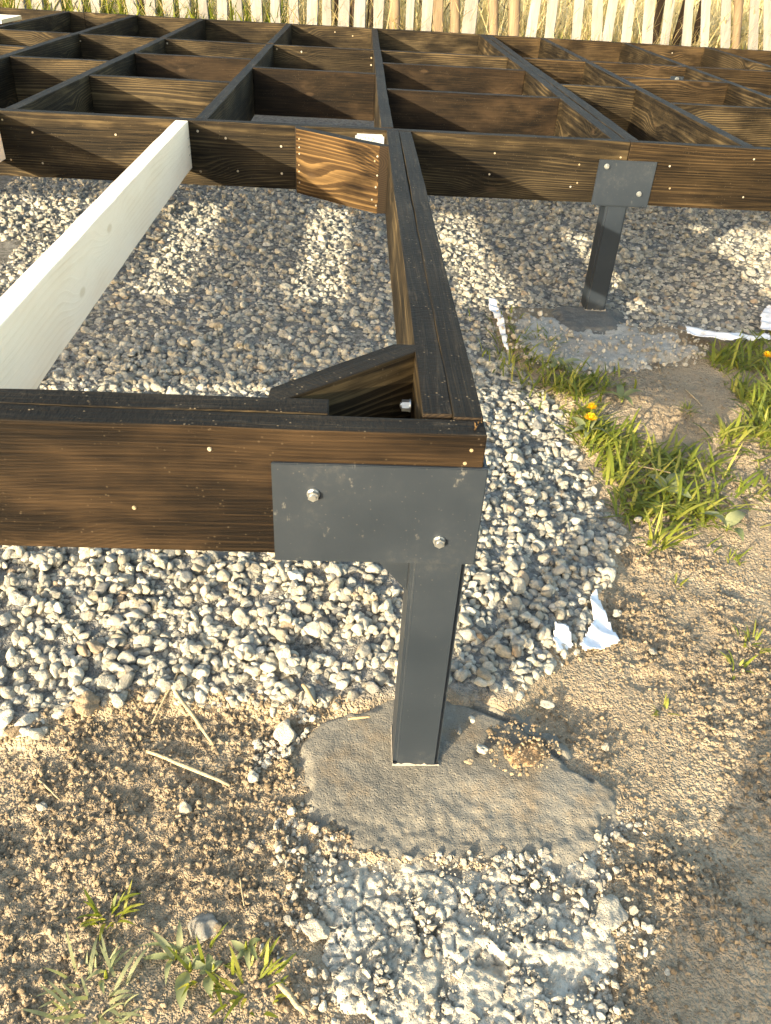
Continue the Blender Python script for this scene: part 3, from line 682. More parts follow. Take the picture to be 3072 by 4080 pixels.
def pile(x, y, size, h0, cell=.006, settle=.42):
    """drop stones one after another on a height map so that they lie on each other"""
    x0, y0 = x.min() - .05, y.min() - .05; nx_ = int((x.max() - x0 + .1) / cell) + 1; ny_ = int((y.max() - y0 + .1) / cell) + 1
    Xc, Yc = np.meshgrid(x0 + np.arange(nx_) * cell, y0 + np.arange(ny_) * cell)
    hm = h0(Xc, Yc); z = np.empty(len(x))
    kern = {}
    ix = ((x - x0) / cell).astype(int); iy = ((y - y0) / cell).astype(int)
    for i in range(len(x)):
        R = max(1, int(round(size[i] * .62 / cell)))
        if R not in kern:
            k = np.arange(-R, R + 1); d = np.hypot(*np.meshgrid(k, k)) / (R + .3); kern[R] = (np.sqrt(np.clip(1 - d * d, 0, 1)), d < 1)
        pr, mk = kern[R]
        s = hm[iy[i] - R:iy[i] + R + 1, ix[i] - R:ix[i] + R + 1]
        if s.shape != pr.shape: z[i] = hm[iy[i], ix[i]]; continue
        v = s[mk]; base = .55 * v.max() + .45 * v.mean() if settle is None else v.mean() + settle * (v.max() - v.mean())
        th = size[i] * .5; z[i] = base + th * .85
        np.maximum(s, np.where(mk, z[i] + th * .8 * pr - th * .1, -9), out=s)
    return z
def gravel_points(n_, bx, by):
    x = rng.uniform(*bx, n_); y = rng.uniform(*by, n_)
    d = sdist(GRAV, x, y); wob = .05 * (vnoise(x * 14, y * 14, 7) - .5) + .02 * (rng.random(n_) - .5)
    ff = sdist(FOOT, x, y); f2_ = sdist(FOOT2, x, y)
    k = (d + wob > .004) & (ff < -.004) & (f2_ < .05)
    k &= ~((np.abs(x + .043) < .055) & (np.abs(y - .04) < .055)) & ~((np.abs(x - .741) < .055) & (np.abs(y - D - .04) < .055))
    return x[k], y[k]
C_g = protos('gravel_pieces', M['gravel'], 26, cuts=10, b=(.58, .92), c=(.50, .82), rough=.05)
xs, ys = [], []
for (bx, by, dens) in (((-1.25, .75), (.03, 1.6), 7000), ((-1.6, .95), (1.6, 2.6), 3800), ((.95, 2.2), (1.75, 2.6), 3800), ((-2.0, 3.0), (2.6, 4.3), 3000), ((-1.4, .2), (4.3, 5.3), 2600)):
    n_ = int((bx[1] - bx[0]) * (by[1] - by[0]) * dens); a, b_ = gravel_points(n_, bx, by); xs.append(a); ys.append(b_)
GX = np.concatenate(xs); GY = np.concatenate(ys)
sz = np.clip(rng.lognormal(math.log(.0096), .28, len(GX)), .0055, .0205) * np.where(GY > 2.6, 1.15, 1.0)
order = np.lexsort((rng.random(len(GX)), np.where(rng.random(len(GX)) < .5, 0, 1)))
GX, GY, sz = GX[order], GY[order], sz[order]
g0 = gz(GX, GY, False) - .012
GZ = pile(GX, GY, sz, lambda X, Y: gz(X, Y, False) - .012) - g0
GZ = g0 + GZ.mean() + (GZ - GZ.mean()) * np.where(GY > 1.5, .6, .6)
n_ = len(GX)
rot = np.stack([rng.normal(0, .42, n_), rng.normal(0, .42, n_), rng.uniform(0, 6.28, n_)], -1)
gravel = scatter('gravel', np.stack([GX, GY, GZ], -1), rot, sz * rng.uniform(1.05, 1.3, n_), C_g, 26)
gravel['label'] = 'bed of grey and cream pebbles under the deck frame'

# crumbs of earth and of concrete
C_c = protos('soil_pieces', M['crumb'], 14, seed=200, sub=2, cuts=7, b=(.68, .98), c=(.45, .8), rough=.2)
C_l = protos('concrete_pieces', M['lime'], 14, flat=True, seed=300, sub=2, cuts=9, b=(.7, .98), c=(.55, .9), rough=.10)
def crumbs(n_, bx, by, smin, smax, seed, bare=True, clump=.45):
    x = rng.uniform(*bx, n_); y = rng.uniform(*by, n_)
    k = (sdist(GRAV, x, y) < .03) & ((sdist(FOOT, x, y) < .002) | (sdist(SPILL, x, y) > 0))
    if bare: k &= (sdist(SPILL, x, y) < .02) & (sdist(SPILL2, x, y) < .02)
    pr_ = .12 + .88 * sstep(clump - .14, clump + .22, fbm(x * 5 + 3, y * 5, 41, 3)) * sstep(.25, .75, fbm(x * 26, y * 26, seed, 3))
    k &= rng.random(n_) < pr_
    x, y = x[k], y[k]; s = smin * (smax / smin) ** (rng.random(len(x)) ** 2.9)
    return x, y, s
cx, cy, cs = [], [], []
for q in (crumbs(70000, (-.85, -.15), (-.5, .16), .0009, .0085, 3, clump=.46), crumbs(120000, (.18, 1.25), (-.5, .62), .0009, .0080, 4, clump=.45), crumbs(8000, (.40, 1.2), (.5, 1.6), .002, .007, 5, clump=.42), crumbs(1900, (-.85, 1.2), (-.5, .6), .0045, .014, 6, clump=.56)):
    cx.append(q[0]); cy.append(q[1]); cs.append(q[2])
cx = np.concatenate(cx); cy = np.concatenate(cy); cs = np.concatenate(cs); n_ = len(cx)
cz = gz(cx, cy) + cs * rng.uniform(-.5, .2, n_)
scatter('soil_crumbs', np.stack([cx, cy, cz], -1), rng.uniform(0, 6.28, (n_, 3)), cs, C_c, 14)['label'] = 'loose crumbs of dry earth'
# whitish crumbs on and around the spill
X, Y, Z, ok = SPG
def spz(x, y):
    j = np.clip(((x - X[0, 0]) / .0035).astype(int), 0, X.shape[1] - 1); i = np.clip(((y - Y[0, 0]) / .0035).astype(int), 0, X.shape[0] - 1)
    return np.where(ok[i, j], Z[i, j], -9)
x = rng.uniform(-.36, .40, 22000); y = rng.uniform(-.5, .02, 22000)
d = sdist(SPILL, x, y); fo = sdist(FOOT, x, y)
k = (d > -.06 * rng.random(len(x)) ** 2) & ((fo < .03 * rng.random(len(x)) ** 2) | (d > .01)) & (vnoise(x * 20, y * 20, 77) + .5 * rng.random(len(x)) > .76)
x, y = x[k], y[k]; s = .0013 * (8.0 ** (rng.random(len(x)) ** 2.5)); z = np.maximum(spz(x, y), gz(x, y)) + s * rng.uniform(-.2, .3, len(x))
x2 = rng.uniform(-.33, -.2, 900); y2 = rng.uniform(-.12, .1, 900); k = (sdist(FOOT, x2, y2) < 0) & (vnoise(x2 * 25, y2 * 25, 78) > .45); x2, y2 = x2[k], y2[k]
s2_ = .003 * (3.5 ** (rng.random(len(x2)) ** 2)); z2 = gz(x2, y2) + s2_ * .4
x3 = rng.uniform(.36, 1.1, 900); y3 = rng.uniform(1.45, 1.98, 900); k = (sdist(SPILL2, x3, y3) > -.03) & (sdist(FOOT2, x3, y3) < .0); x3, y3 = x3[k], y3[k]
s3 = .003 * (4 ** (rng.random(len(x3)) ** 2)); z3 = base_z(x3, y3) + .02 + s3 * .3
x = np.concatenate([x, x2, x3]); y = np.concatenate([y, y2, y3]); z = np.concatenate([z, z2, z3]); s = np.concatenate([s, s2_, s3])
scatter('concrete_crumbs', np.stack([x, y, z], -1), rng.uniform(0, 6.28, (len(x), 3)), s, C_l, 14)['label'] = 'whitish crumbs of spilled concrete'

# single lumps and stones lying apart
def lump(name, px, r, mat_, label, cat, seed, axes=(1, .8, .6), group=None, rough=.1, z=None, rz=None, sub=4):
    p = onz(px[0] * K, px[1] * K, -.015 if z is None else z)
    zz = max(gz1(p[0], p[1]), float(spz(np.array([p[0]]), np.array([p[1]]))[0]) if z is None else z)
    o = link(name, chip_mesh(seed, sub, 9, axes, rough), None, (p[0], p[1], zz + r * axes[2] * .55), (0, 0, rnd.uniform(0, 6) if rz is None else rz), True, [mat_])
    o.scale = (r, r, r); return tag(o, label, cat, group)
lump('soil_clod', (195, 1545), .030, M['crumb'], 'largest flat clod of tan earth at the edge of the gravel, lower left', 'clod', 901, (1, .85, .5))
lump('soil_clod', (158, 1560), .014, M['crumb'], 'small brown clod beside the largest earth clod, on its left', 'clod', 902)
lump('soil_clod', (40, 1595), .017, M['crumb'], 'round brown clod nearest the left edge below the gravel', 'clod', 903)
lump('concrete_lump', (618, 1600), .028, M['lime'], 'whitish rough lump standing at the left rim of the corner footing', 'lump', 911, (1, .8, .75), rough=.14)
lump('concrete_lump', (548, 1688), .013, M['lime'], 'whitish round lump left of the footing, just below the long stick', 'lump', 912, (1, .9, .85))
lump('concrete_lump', (400, 1757), .014, M['lime'], 'whitish lump alone on the brown soil, left of the spill', 'lump', 913, (1, .8, .85))
lump('concrete_lump', (1310, 1985), .030, M['lime'], 'largest flat whitish lump on the right rim of the concrete spill', 'lump', 914, (1, .85, .35), rough=.12)
lump('concrete_lump', (1275, 1890), .022, M['lime'], 'flat whitish lump at the upper right corner of the concrete spill', 'lump', 915, (1, .8, .4), rough=.12)
lump('concrete_lump', (680, 2020), .026, M['lime'], 'broad whitish lump on the left rim of the concrete spill', 'lump', 916, (1, .8, .4), rough=.12)
lump('concrete_lump', (440, 2010), .026, M['grey_spill'], 'grey crusted lump in the soil above the broad leaved weed', 'lump', 917, (1, .85, .4), rough=.12)
lump('pebble', (92, 1748), .011, M['lime'], 'pale pebble alone on the brown soil at the far left', 'pebble', 921, (1, .75, .7))
lump('pebble', (1332, 1330), .0125, M['gravel'], 'round cream pebble on the tan soil beside the white fabric', 'pebble', 922, (1, .9, .9), z=0.0)
lump('pebble', (1410, 1410), .011, M['gravel'], 'angular grey pebble on the tan soil right of the white fabric', 'pebble', 923, (1, .8, .5), z=0.0)
lump('pebble', (1305, 1622), .012, M['lime'], 'upright whitish pebble at the right rim of the corner footing', 'pebble', 924, (.6, .6, 1.0))
lump('pebble', (1020, 1557), .009, M['gravel'], 'small grey stone on the footing in the shade right of the corner post', 'pebble', 925, (1, .8, .6), z=.008)
lump('pebble', (990, 1580), .010, M['gravel'], 'dark grey stone on the footing close to the corner post', 'pebble', 926, (1, .7, .6), z=.008)
lump('soil_clod', (1060, 1585), .011, M['crumb'], 'brownish clod on the footing at the tip of the post shadow', 'clod', 927, (1, .8, .7), z=.01)
lump('soil_clod', (1012, 1647), .010, M['crumb'], 'flat tan clod on the footing just right of the post foot', 'clod', 928, (1, .7, .5), z=.008)
lump('pebble', (1040, 1622), .012, M['gravel'], 'pale stone at the left rim of the rusty earth patch on the footing', 'pebble', 929, (1, .7, .7), z=.008)
lump('pebble', (1180, 1525), .016, M['gravel'], 'flat pale stone between the gravel corner and the footing crack', 'pebble', 930, (1, .7, .35), z=.0)
lump('pebble', (1378, 1125), .014, M['gravel'], 'pale angular pebble in front of the grass, beside the gravel edge', 'pebble', 931, (1, .7, .55), z=.02)
# a heap of rusty earth left on the footing
def h_rust(X, Y, d): return .006 + .006 * sstep(0, .05, d) + .010 * (fbm(X * 40, Y * 40, 131, 3) - .5)
pr = [tuple(onz(u * K, v * K, .005)[:2]) for u, v in ((1060, 1590), (1110, 1575), (1175, 1590), (1195, 1625), (1160, 1665), (1110, 1675), (1060, 1640))]
n = NT('rusty_earth'); o_ = n.obj(); n.bump(n.noise(o_, 150., 4, .7), .8, .006)
M['rust'] = n.fin(n.mix(n.noise(o_, 25., 4), (.23, .14, .075), (.33, .24, .145)), .95, .1)
ro, _ = patch('earth_heap', pr, .003, h_rust, [M['rust']], None, .02, 19, .03, .0)
tag(ro, 'low heap of rusty brown earth on the corner footing', 'earth')
xr_ = rng.uniform(pr[0][0] - .01, pr[3][0] + .01, 260); yr_ = rng.uniform(-.03, .11, 260); k = sdist(pr, xr_, yr_) > -.015
sr_ = .002 * 3 ** rng.random(k.sum()); scatter('earth_crumbs', np.stack([xr_[k], yr_[k], .014 + sr_ * .3], -1), rng.uniform(0, 6, (k.sum(), 3)), sr_, C_c, 14)['label'] = 'earth crumbs on the footing'

# ------------------------------------------------------------------ sticks and chips
def stick(name, a, b_, r, label, cat, seed, mat_='stick', za=-.01, lift=.006, ns=7, flat=1.0):
    p = onz(a[0] * K, a[1] * K, za); q = onz(b_[0] * K, b_[1] * K, za); rr = random.Random(seed); P = []
    zA = gz1(p[0], p[1]) + lift; zB = gz1(q[0], q[1]) + lift
    if za > 0: zA = zB = za + lift
    c = Vector(((p[0] + q[0]) / 2, (p[1] + q[1]) / 2, 0)); n_ = 8
    side = Vector((-(q[1] - p[1]), q[0] - p[0], 0)).normalized()
    for k in range(n_ + 1):
        f = k / n_; P.append(Vector((p[0] + (q[0] - p[0]) * f, p[1] + (q[1] - p[1]) * f, zA + (zB - zA) * f + r * .5 * math.sin(f * 3.1))) + side * rr.uniform(-.25, .25) * r - c)
    V, F = tube_geo(P, [r * (1 - .25 * abs(k / n_ - .4) * 2) for k in range(n_ + 1)], ns, .12, rr)
    return tag(link(name, mesh(name, V, F), None, c, smooth=True, mats=[M[mat_]]), label, cat)
stick('stick', (318, 1627), (498, 1702), .0038, 'longest pale dry stick on the soil left of the footing', 'stick', 1)
stick('stick', (370, 1500), (462, 1615), .0036, 'pale dry stick leaning from the gravel edge onto the soil', 'stick', 2)
stick('stick', (598, 2125), (660, 2195), .0045, 'split grey stick at the bottom left of the concrete spill', 'stick', 3)
stick('stick', (520, 1905), (528, 1965), .0014, 'thin upright straw stalk left of the concrete spill', 'stalk', 4)
stick('stick', (85, 1690), (130, 1730), .0018, 'short thin stalk on the soil near the left edge', 'stalk', 5)
stick('stick', (1375, 1020), (1445, 1035), .0022, 'thin dry stem lying across the grass', 'stalk', 7, za=.04, lift=.02)
stick('stick', (1480, 845), (1515, 880), .002, 'thin dry stem lying on the shaded earth mound', 'stalk', 8, za=.06)
stick('stick', (1420, 780), (1428, 810), .0022, 'short dry stem upright between the grey spill and the earth mound', 'stalk', 9, za=.06)
stick('stick', (1640, 1650), (1666, 1625), .003, 'dry stalk in the shadow at the right edge', 'stalk', 10)
stick('stick', (1580, 1830), (1600, 1810), .002, 'short straw in the shadow at the lower right', 'stalk', 11)
stick('wood_chip', (752, 1557), (800, 1552), .0028, 'pale wood chip on the footing left of the corner post', 'chip', 12, 'fuzz', za=.004, lift=.004)
stick('wood_chip', (655, 1500), (682, 1540), .0045, 'white splinter at the edge of the gravel left of the footing', 'chip', 13, 'fuzz', za=.0, lift=.012)
stick('root_stalk', (390, 1475), (330, 1570), .0024, 'brown root coming out of the gravel edge', 'root', 14, 'stick')

# ------------------------------------------------------------------ geotextile
def cloth(pts, z, label, seed, lift=.018, amp=.012):
    P = [tuple(onz(u * K, v * K, z)[:2]) for u, v in pts]
    A = np.array(P); x0, y0 = A.min(0) - .01; x1, y1 = A.max(0) + .01; st = .004
    X, Y = np.meshgrid(np.arange(x0, x1, st), np.arange(y0, y1, st)); d = sdist(P, X, Y) + .004 * (fbm(X * 60, Y * 60, seed, 2) - .5)
    Z = gz(X, Y, False) + lift + amp * 2 * (fbm(X * 16, Y * 16, seed, 2) - .5) + .3 * amp * np.sin(X * 60 + Y * 90)
    ok = d > 0; n_, m_ = X.shape; id_ = np.arange(n_ * m_).reshape(n_, m_)
    q = ok[:-1, :-1] & ok[1:, :-1] & ok[:-1, 1:] & ok[1:, 1:]; F = np.stack([id_[:-1, :-1], id_[:-1, 1:], id_[1:, 1:], id_[1:, :-1]], -1)[q]
    use = np.unique(F); re = np.full(n_ * m_, -1); re[use] = np.arange(len(use))
    c = np.array([A[:, 0].mean(), A[:, 1].mean(), z])
    o = link('geotextile_scrap', npmesh('cloth', np.stack([X, Y, Z], -1).reshape(-1, 3)[use] - c, re[F]), None, c, smooth=True, mats=[M['fabric']])
    md = o.modifiers.new('thick', 'SOLIDIFY'); md.thickness = .0012; md.offset = -1
    return tag(o, label, 'fabric', 'white fabric edges along the gravel')
cloth([(1283, 1280), (1312, 1330), (1342, 1388), (1262, 1408), (1250, 1395), (1280, 1345), (1270, 1300)], .01, 'largest white fabric corner lying on the tan soil right of the corner post', 1)
cloth([(1193, 1365), (1222, 1368), (1240, 1395), (1205, 1418), (1190, 1390)], .015, 'small folded white fabric flap between pebbles, left of the fabric corner', 2, .03, .02)
cloth([(1055, 640), (1072, 650), (1085, 690), (1098, 740), (1100, 765), (1085, 740), (1070, 690), (1055, 665)], .07, 'narrow white fabric strip along the gravel beside the grey spill', 3, .03)
cloth([(1475, 715), (1560, 735), (1640, 738), (1660, 725), (1660, 748), (1560, 752), (1480, 735)], .07, 'long white fabric strip between gravel and grass at the right', 4, .035)
cloth([(1638, 690), (1652, 672), (1700, 675), (1700, 740), (1640, 735)], .07, 'white fabric folded over the gravel at the right edge', 5, .05)

# ------------------------------------------------------------------ grass and weeds
def blades(n_, x, y, z, L, Wd, az, bend, lean, seg=5):
    """n bent, tapering blades"""
    t = np.linspace(0, 1, seg + 1)
    ang = lean[:, None] + bend[:, None] * t[None, :]
    ds = (L / seg)[:, None]
    rx = np.concatenate([np.zeros((n_, 1)), np.cumsum(np.sin(ang[:, :-1]) * ds, 1)], 1); rz = np.concatenate([np.zeros((n_, 1)), np.cumsum(np.cos(ang[:, :-1]) * ds, 1)], 1)
    ca, sa = np.cos(az)[:, None], np.sin(az)[:, None]
    w = (Wd[:, None] / 2) * np.clip(np.sin((t * .82 + .18) * math.pi) ** .7, .03, 1)[None, :]
    cx_ = x[:, None] + rx * ca; cy_ = y[:, None] + rx * sa; cz_ = z[:, None] + rz
    V = np.empty((n_, seg + 1, 2, 3)); V[:, :, 0] = np.stack([cx_ - sa * w, cy_ + ca * w, cz_], -1); V[:, :, 1] = np.stack([cx_ + sa * w, cy_ - ca * w, cz_], -1)
    b0 = (np.arange(n_) * (seg + 1) * 2)[:, None] + (np.arange(seg) * 2)[None, :]
    F = np.stack([b0, b0 + 1, b0 + 3, b0 + 2], -1).reshape(-1, 4)
    return V.reshape(-1, 3), F
GRASS = [(.52, 1.40), (.48, 1.2), (.50, .95), (.53, .76), (.60, .65), (.72, .60), (.84, .56), (1.1, .5), (2.2, .8), (2.6, 1.8), (1.415, 1.84), (1.10, 1.76), (1.05, 1.6), (1.08, 1.42), (1.05, 1.18), (.86, 1.06), (.70, 1.05), (.585, 1.13), (.55, 1.36)]
n0 = 32000; x = rng.uniform(.35, 2.0, n0); y = rng.uniform(.45, 1.95, n0); d = sdist(GRASS, x, y) + .10 * (fbm(x * 7, y * 7, 141, 2) - .5)
dens = fbm(x * 6, y * 6, 145, 3); k = (d > 0) & (dens + .3 * rng.random(n0) > .575); x, y = x[k], y[k]; n_ = len(x)
big = rng.random(n_) < .33
L = np.where(big, rng.uniform(.06, .135, n_), rng.uniform(.025, .07, n_)); Wd = np.where(big, rng.uniform(.0055, .0105, n_), rng.uniform(.0025, .0055, n_))
az = rng.normal(.7, 1.1, n_); az = np.where(rng.random(n_) < .35, rng.uniform(0, 6.28, n_), az)
V, F = blades(n_, x, y, gz(x, y) - .004, L, Wd, az, rng.uniform(.3, 1.5, n_), rng.uniform(.45, 1.25, n_))
tag(link('grass', npmesh('grass', V, F), None, mats=[M['grass']]), 'green grass at the right of the gravel', None, None, 'stuff')
# sparse green along the rim of the small footing
x = rng.normal(.44, .07, 260); y = rng.normal(1.62, .13, 260); x = np.concatenate([x, rng.normal(.55, .07, 200)]); y = np.concatenate([y, rng.normal(1.40, .04, 200)])
n_ = len(x); V, F = blades(n_, x, y, gz(x, y, False), rng.uniform(.03, .09, n_), rng.uniform(.004, .008, n_), rng.uniform(0, 6.28, n_), rng.uniform(.4, 1.6, n_), rng.uniform(.2, .9, n_))
tag(link('grass', npmesh('grass', V, F), None, mats=[M['grass']]), 'sparse grass and weeds between the grey spill and the gravel', None, None, 'stuff')
def tuft(px, n_, L0, L1, label, spread=.02, mat_='grass', z=-.02, name='grass_tuft', W0=.003, W1=.006):
    p = onz(px[0] * K, px[1] * K, z); zz = gz1(p[0], p[1])
    a = rng.uniform(0, 6.28, n_); r = spread * np.sqrt(rng.random(n_)); x = r * np.cos(a); y = r * np.sin(a)
    V, F = blades(n_, x, y, np.full(n_, -.004), rng.uniform(L0, L1, n_), rng.uniform(W0, W1, n_), a + rng.normal(0, .6, n_), rng.uniform(.3, 1.6, n_), rng.uniform(.15, .9, n_))
    return tag(link(name, npmesh(name, V, F), None, (p[0], p[1], zz), mats=[M[mat_]]), label, 'grass tuft')
tuft((240, 1990), 26, .02, .05, 'small bright green grass tuft alone on the brown soil at the lower left')
tuft((200, 2175), 50, .03, .075, 'wide dull green grass tuft at the bottom left edge of the picture', .05, mat_='weed')
tuft((540, 2140), 30, .02, .06, 'loose grass tuft at the bottom, left of the concrete spill', .04)
tuft((440, 2100), 14, .03, .06, 'thin grass blades beside the broad leaved weed', .03)
tuft((1415, 1170), 22, .05, .12, 'grass tuft standing forward of the lawn at the gravel corner', .025, z=.02, W0=.005, W1=.009)
tuft((1485, 890), 40, .02, .05, 'dark tuft of fine grass on the lit earth mound', .018, z=.06, W0=.0015, W1=.003)
tuft((1595, 1440), 14, .02, .05, 'tiny grass sprout on the tan soil at the right', .015, z=0)
tuft((1435, 1530), 8, .02, .04, 'pair of pale sprouts on the tan soil right of the footing', .012, z=0)
tuft((1620, 1390), 16, .02, .05, 'sprout of grass in the dark hollow near the right edge', .03, z=0)
tuft((1465, 1255), 8, .02, .04, 'pale sprout on the tan soil in front of the grass', .01, z=0.01)
def leaf_mesh(L, Wd, curl, seed, lobes=0.0):
    r = random.Random(seed); V = []; F = []; n_ = 9
    for k in range(n_ + 1):
        t = k / n_; w = Wd / 2 * max(.02, math.sin(math.pi * t ** .8) ** .8) * (1 + lobes * math.sin(t * 26 + r.random())); zz = L * .25 * math.sin(t * 2.4) - curl * L * t * t
        V += [(L * t, -w, zz + w * .35), (L * t, 0, zz), (L * t, w, zz + w * .35)]
    for k in range(n_):
        a = k * 3; F += [(a, a + 1, a + 4, a + 3), (a + 1, a + 2, a + 5, a + 4)]
    return mesh('leaf', V, F)
def weed(px, leaves, label, z=-.02, cat='weed', name='weed_plant', lab=None):
    p = onz(px[0] * K, px[1] * K, z); e = empty(name, (p[0], p[1], gz1(p[0], p[1])), label, cat)
    for i, (L, Wd, a, tilt, curl) in enumerate(leaves):
        o = link('leaf', leaf_mesh(L * (.72 if z < 0 else .8), Wd * (.72 if z < 0 else .8), curl, i, .08), e, (rnd.uniform(-.006, .006), rnd.uniform(-.006, .006), .004), (rnd.uniform(-.3, .3), -tilt, a), True, [M['weed']])
    V, F = tube_geo([(0, 0, -.01), (.002, 0, .01), (.003, .002, .02)], [.003, .0025, .001], 6); link('stem', mesh('stem', V, F), e, mats=[M['grass']])
    return e
weed((380, 2075), [(.075, .014, 2.4, .5, .5), (.06, .013, 1.7, .6, .3), (.06, .012, 3.2, .3, .7), (.05, .012, .4, .3, .5), (.05, .012, 4.6, .4, .4), (.07, .01, 2.9, .7, .9)], 'weed with strap leaves above the broad single leaf, lower left')
weed((410, 2100), [(.075, .028, -1.5, .15, .2), (.03, .012, .8, .4, .4), (.03, .012, 2.4, .4, .4), (.04, .016, -.3, .3, .3)], 'weed with one broad toothed leaf pointing down at the lower left')
weed((530, 2060), [(.03, .014, 0.3, .6, .3), (.035, .015, 2.7, .5, .3), (.045, .012, -1.0, .5, .3), (.05, .012, -1.4, .3, .3), (.03, .012, 4.0, .4, .4)], 'small bright weed left of the concrete spill')
weed((460, 2105), [(.045, .022, -1.3, .15, .2), (.03, .016, .5, .4, .3), (.035, .018, 2.0, .4, .3), (.03, .014, -2.6, .3, .3)], 'dull weed with rounded leaves right of the broad toothed leaf')
weed((230, 2120), [(.05, .009, 1.2, .5, .5), (.04, .009, 3.6, .5, .5), (.035, .01, 5.2, .4, .3)], 'narrow curled leaves above the bottom left grass')
weed((1210, 800), [(.12, .03, .2, .25, .3), (.10, .03, 2.6, .3, .3), (.09, .028, -1.2, .2, .3), (.08, .025, 1.4, .4, .3), (.09, .025, 3.6, .2, .3)], 'dandelion rosette with toothed leaves between gravel and grey spill', z=.05)
weed((1340, 880), [(.11, .03, .3, .2, .2), (.1, .03, 1.5, .3, .3), (.1, .03, 2.9, .2, .3), (.08, .026, -1.2, .3, .3)], 'leaf rosette in the shade at the left of the earth mound', z=.04)
weed((1268, 935), [(.10, .03, -.6, .4, .3), (.09, .028, .9, .5, .3), (.09, .028, 2.2, .4, .3), (.08, .026, -2.0, .4, .3), (.09, .03, 3.6, .4, .3)], 'sunlit dandelion leaves under the yellow flowers at the gravel edge', z=.04)
weed((1440, 1060), [(.12, .045, .8, .25, .25), (.10, .04, 2.2, .35, .3), (.10, .04, -.8, .3, .3)], 'broad dock leaves in the shaded grass', z=.03)
weed((1575, 1130), [(.10, .045, .6, .35, .25), (.10, .04, 2.6, .35, .3), (.08, .035, -1.4, .3, .3)], 'broad light green leaves in the sunlit grass at the right', z=.03)
def flower(px, z, hh, r, label):
    p = onz(px[0], px[1], z); g_ = gz1(p[0], p[1]); e = empty('dandelion_flower', (p[0], p[1], g_), label, 'flower', 'dandelion flowers in the grass')
    hh = max(.02, z - g_); V, F = tube_geo([(0, 0, 0), (.002, .001, hh * .6), (0, 0, hh)], [.002, .0018, .0018], 6); link('stem', mesh('stem', V, F), e, mats=[M['grass']])
    n_ = 60; a = rng.uniform(0, 6.28, n_); le = rng.uniform(.15, 1.35, n_)
    V, F = blades(n_, np.zeros(n_), np.zeros(n_), np.full(n_, hh), np.full(n_, r), np.full(n_, r * .28), a, rng.uniform(-.1, .4, n_), le, 3)
    link('petals', npmesh('petals', V, F), e, mats=[M['petal']])['kind'] = 'stuff'
flower((2351, 1672), .10, .08, .022, 'lower of the two yellow dandelion flowers at the gravel edge')
flower((2357, 1627), .10, .08, .018, 'upper of the two yellow dandelion flowers at the gravel edge')
flower((3055, 1421), .12, .06, .02, 'yellow dandelion flower alone in the shaded grass at the right edge')

# ------------------------------------------------------------------ fence and what grows behind it
YF = 6.62
fence = empty('picket_fence', (0, YF, .4), 'weathered split wood picket fence behind the deck frame', 'fence')
pk = [(206, 252), (294, 336), (366, 406), (512, 562, -14), (583, 627), (653, 696), (723, 768), (794, 834), (866, 913), (930, 973), (1005, 1050), (1080, 1124), (1151, 1194), (1221, 1264), (1288, 1324), (1345, 1389), (1413, 1458), (1487, 1528), (1549, 1591, 0, 'p'), (1614, 1648), (1675, 1717), (1723, 1766, 0, 'b'), (1790, 1829, 0, 'p'), (1842, 1895), (1943, 1985, 0, 'p'), (2021, 2064, 2, 'p'), (2095, 2138, 22), (2165, 2208, 13), (2272, 2313, 12), (2349, 2392, 6), (2392, 2435, 32), (2469, 2512, 25), (2555, 2598, 12), (2625, 2666, 20), (2714, 2752, 11), (2781, 2819, 12), (2867, 2906, 4), (2908, 2944, 10, 'p'), (2970, 3011, 11), (3030, 3072, 8)]
pk = [(u - 72, v - 72) for u, v in [(206, 252), (134, 180)]] + pk + [(3110, 3150, 14), (3190, 3235, 16), (3270, 3312, 18)]
def picket(xc, w, lean, kind, seed, parent, top=1.35, bot=.33):
    r = random.Random(seed); V = []; F = []; n_ = 12; ns = 8 if kind == 'p' else 6
    top += r.uniform(-.1, .1)
    th = w * .85 if kind == 'p' else r.uniform(.022, .032)
    ph = r.uniform(0, 6)
    for k in range(n_ + 1):
        t = k / n_; z = bot + (top - bot) * t; cx_ = xc + lean * (z - .65) + .006 * math.sin(t * 5 + ph); ww = w * (1 + .08 * math.sin(t * 7 + ph * 2)) * (1 if t < .92 else .7)
        if kind == 'p': pr_ = [(math.cos(a) * ww / 2, math.sin(a) * th / 2) for a in [2 * math.pi * i / ns for i in range(ns)]]
        else: pr_ = [(-ww / 2, -th * .3), (-ww * .1, -th / 2), (ww * .42, -th * .45), (ww / 2, th * .3), (0, th / 2), (-ww * .45, th * .4)]
        V += [(cx_ + a + r.uniform(-.0015, .0015), b_ + r.uniform(-.002, .002), z) for a, b_ in pr_]
    for k in range(n_):
        for i in range(ns): F.append((k * ns + i, k * ns + (i + 1) % ns, (k + 1) * ns + (i + 1) % ns, (k + 1) * ns + i))
    F.append(tuple(range(n_ * ns, (n_ + 1) * ns)))
    V = [(a - xc, b_, c - .4) for a, b_, c in V]
    return link('picket', mesh('picket', V, F), parent, (xc, 0, 0), mats=[M['pole'] if kind in 'pb' else M['picket']], smooth=(kind == 'p'))
for i, q in enumerate(pk):
    vb = 35 + .0557 * (q[0] + q[1]) / 2
    a = ony(q[0], vb, YF); b_ = ony(q[1], vb, YF); xc = (a[0] + b_[0]) / 2; w = b_[0] - a[0]
    lean = 0.0
    if len(q) > 2:
        t = ony((q[0] + q[1]) / 2 + q[2], 0, YF); lean = (t[0] - xc) / (t[2] - a[2])
    else: lean = rnd.uniform(-.03, .03)
    picket(xc, w, lean, q[3] if len(q) > 3 else 'n', 500 + i, fence)
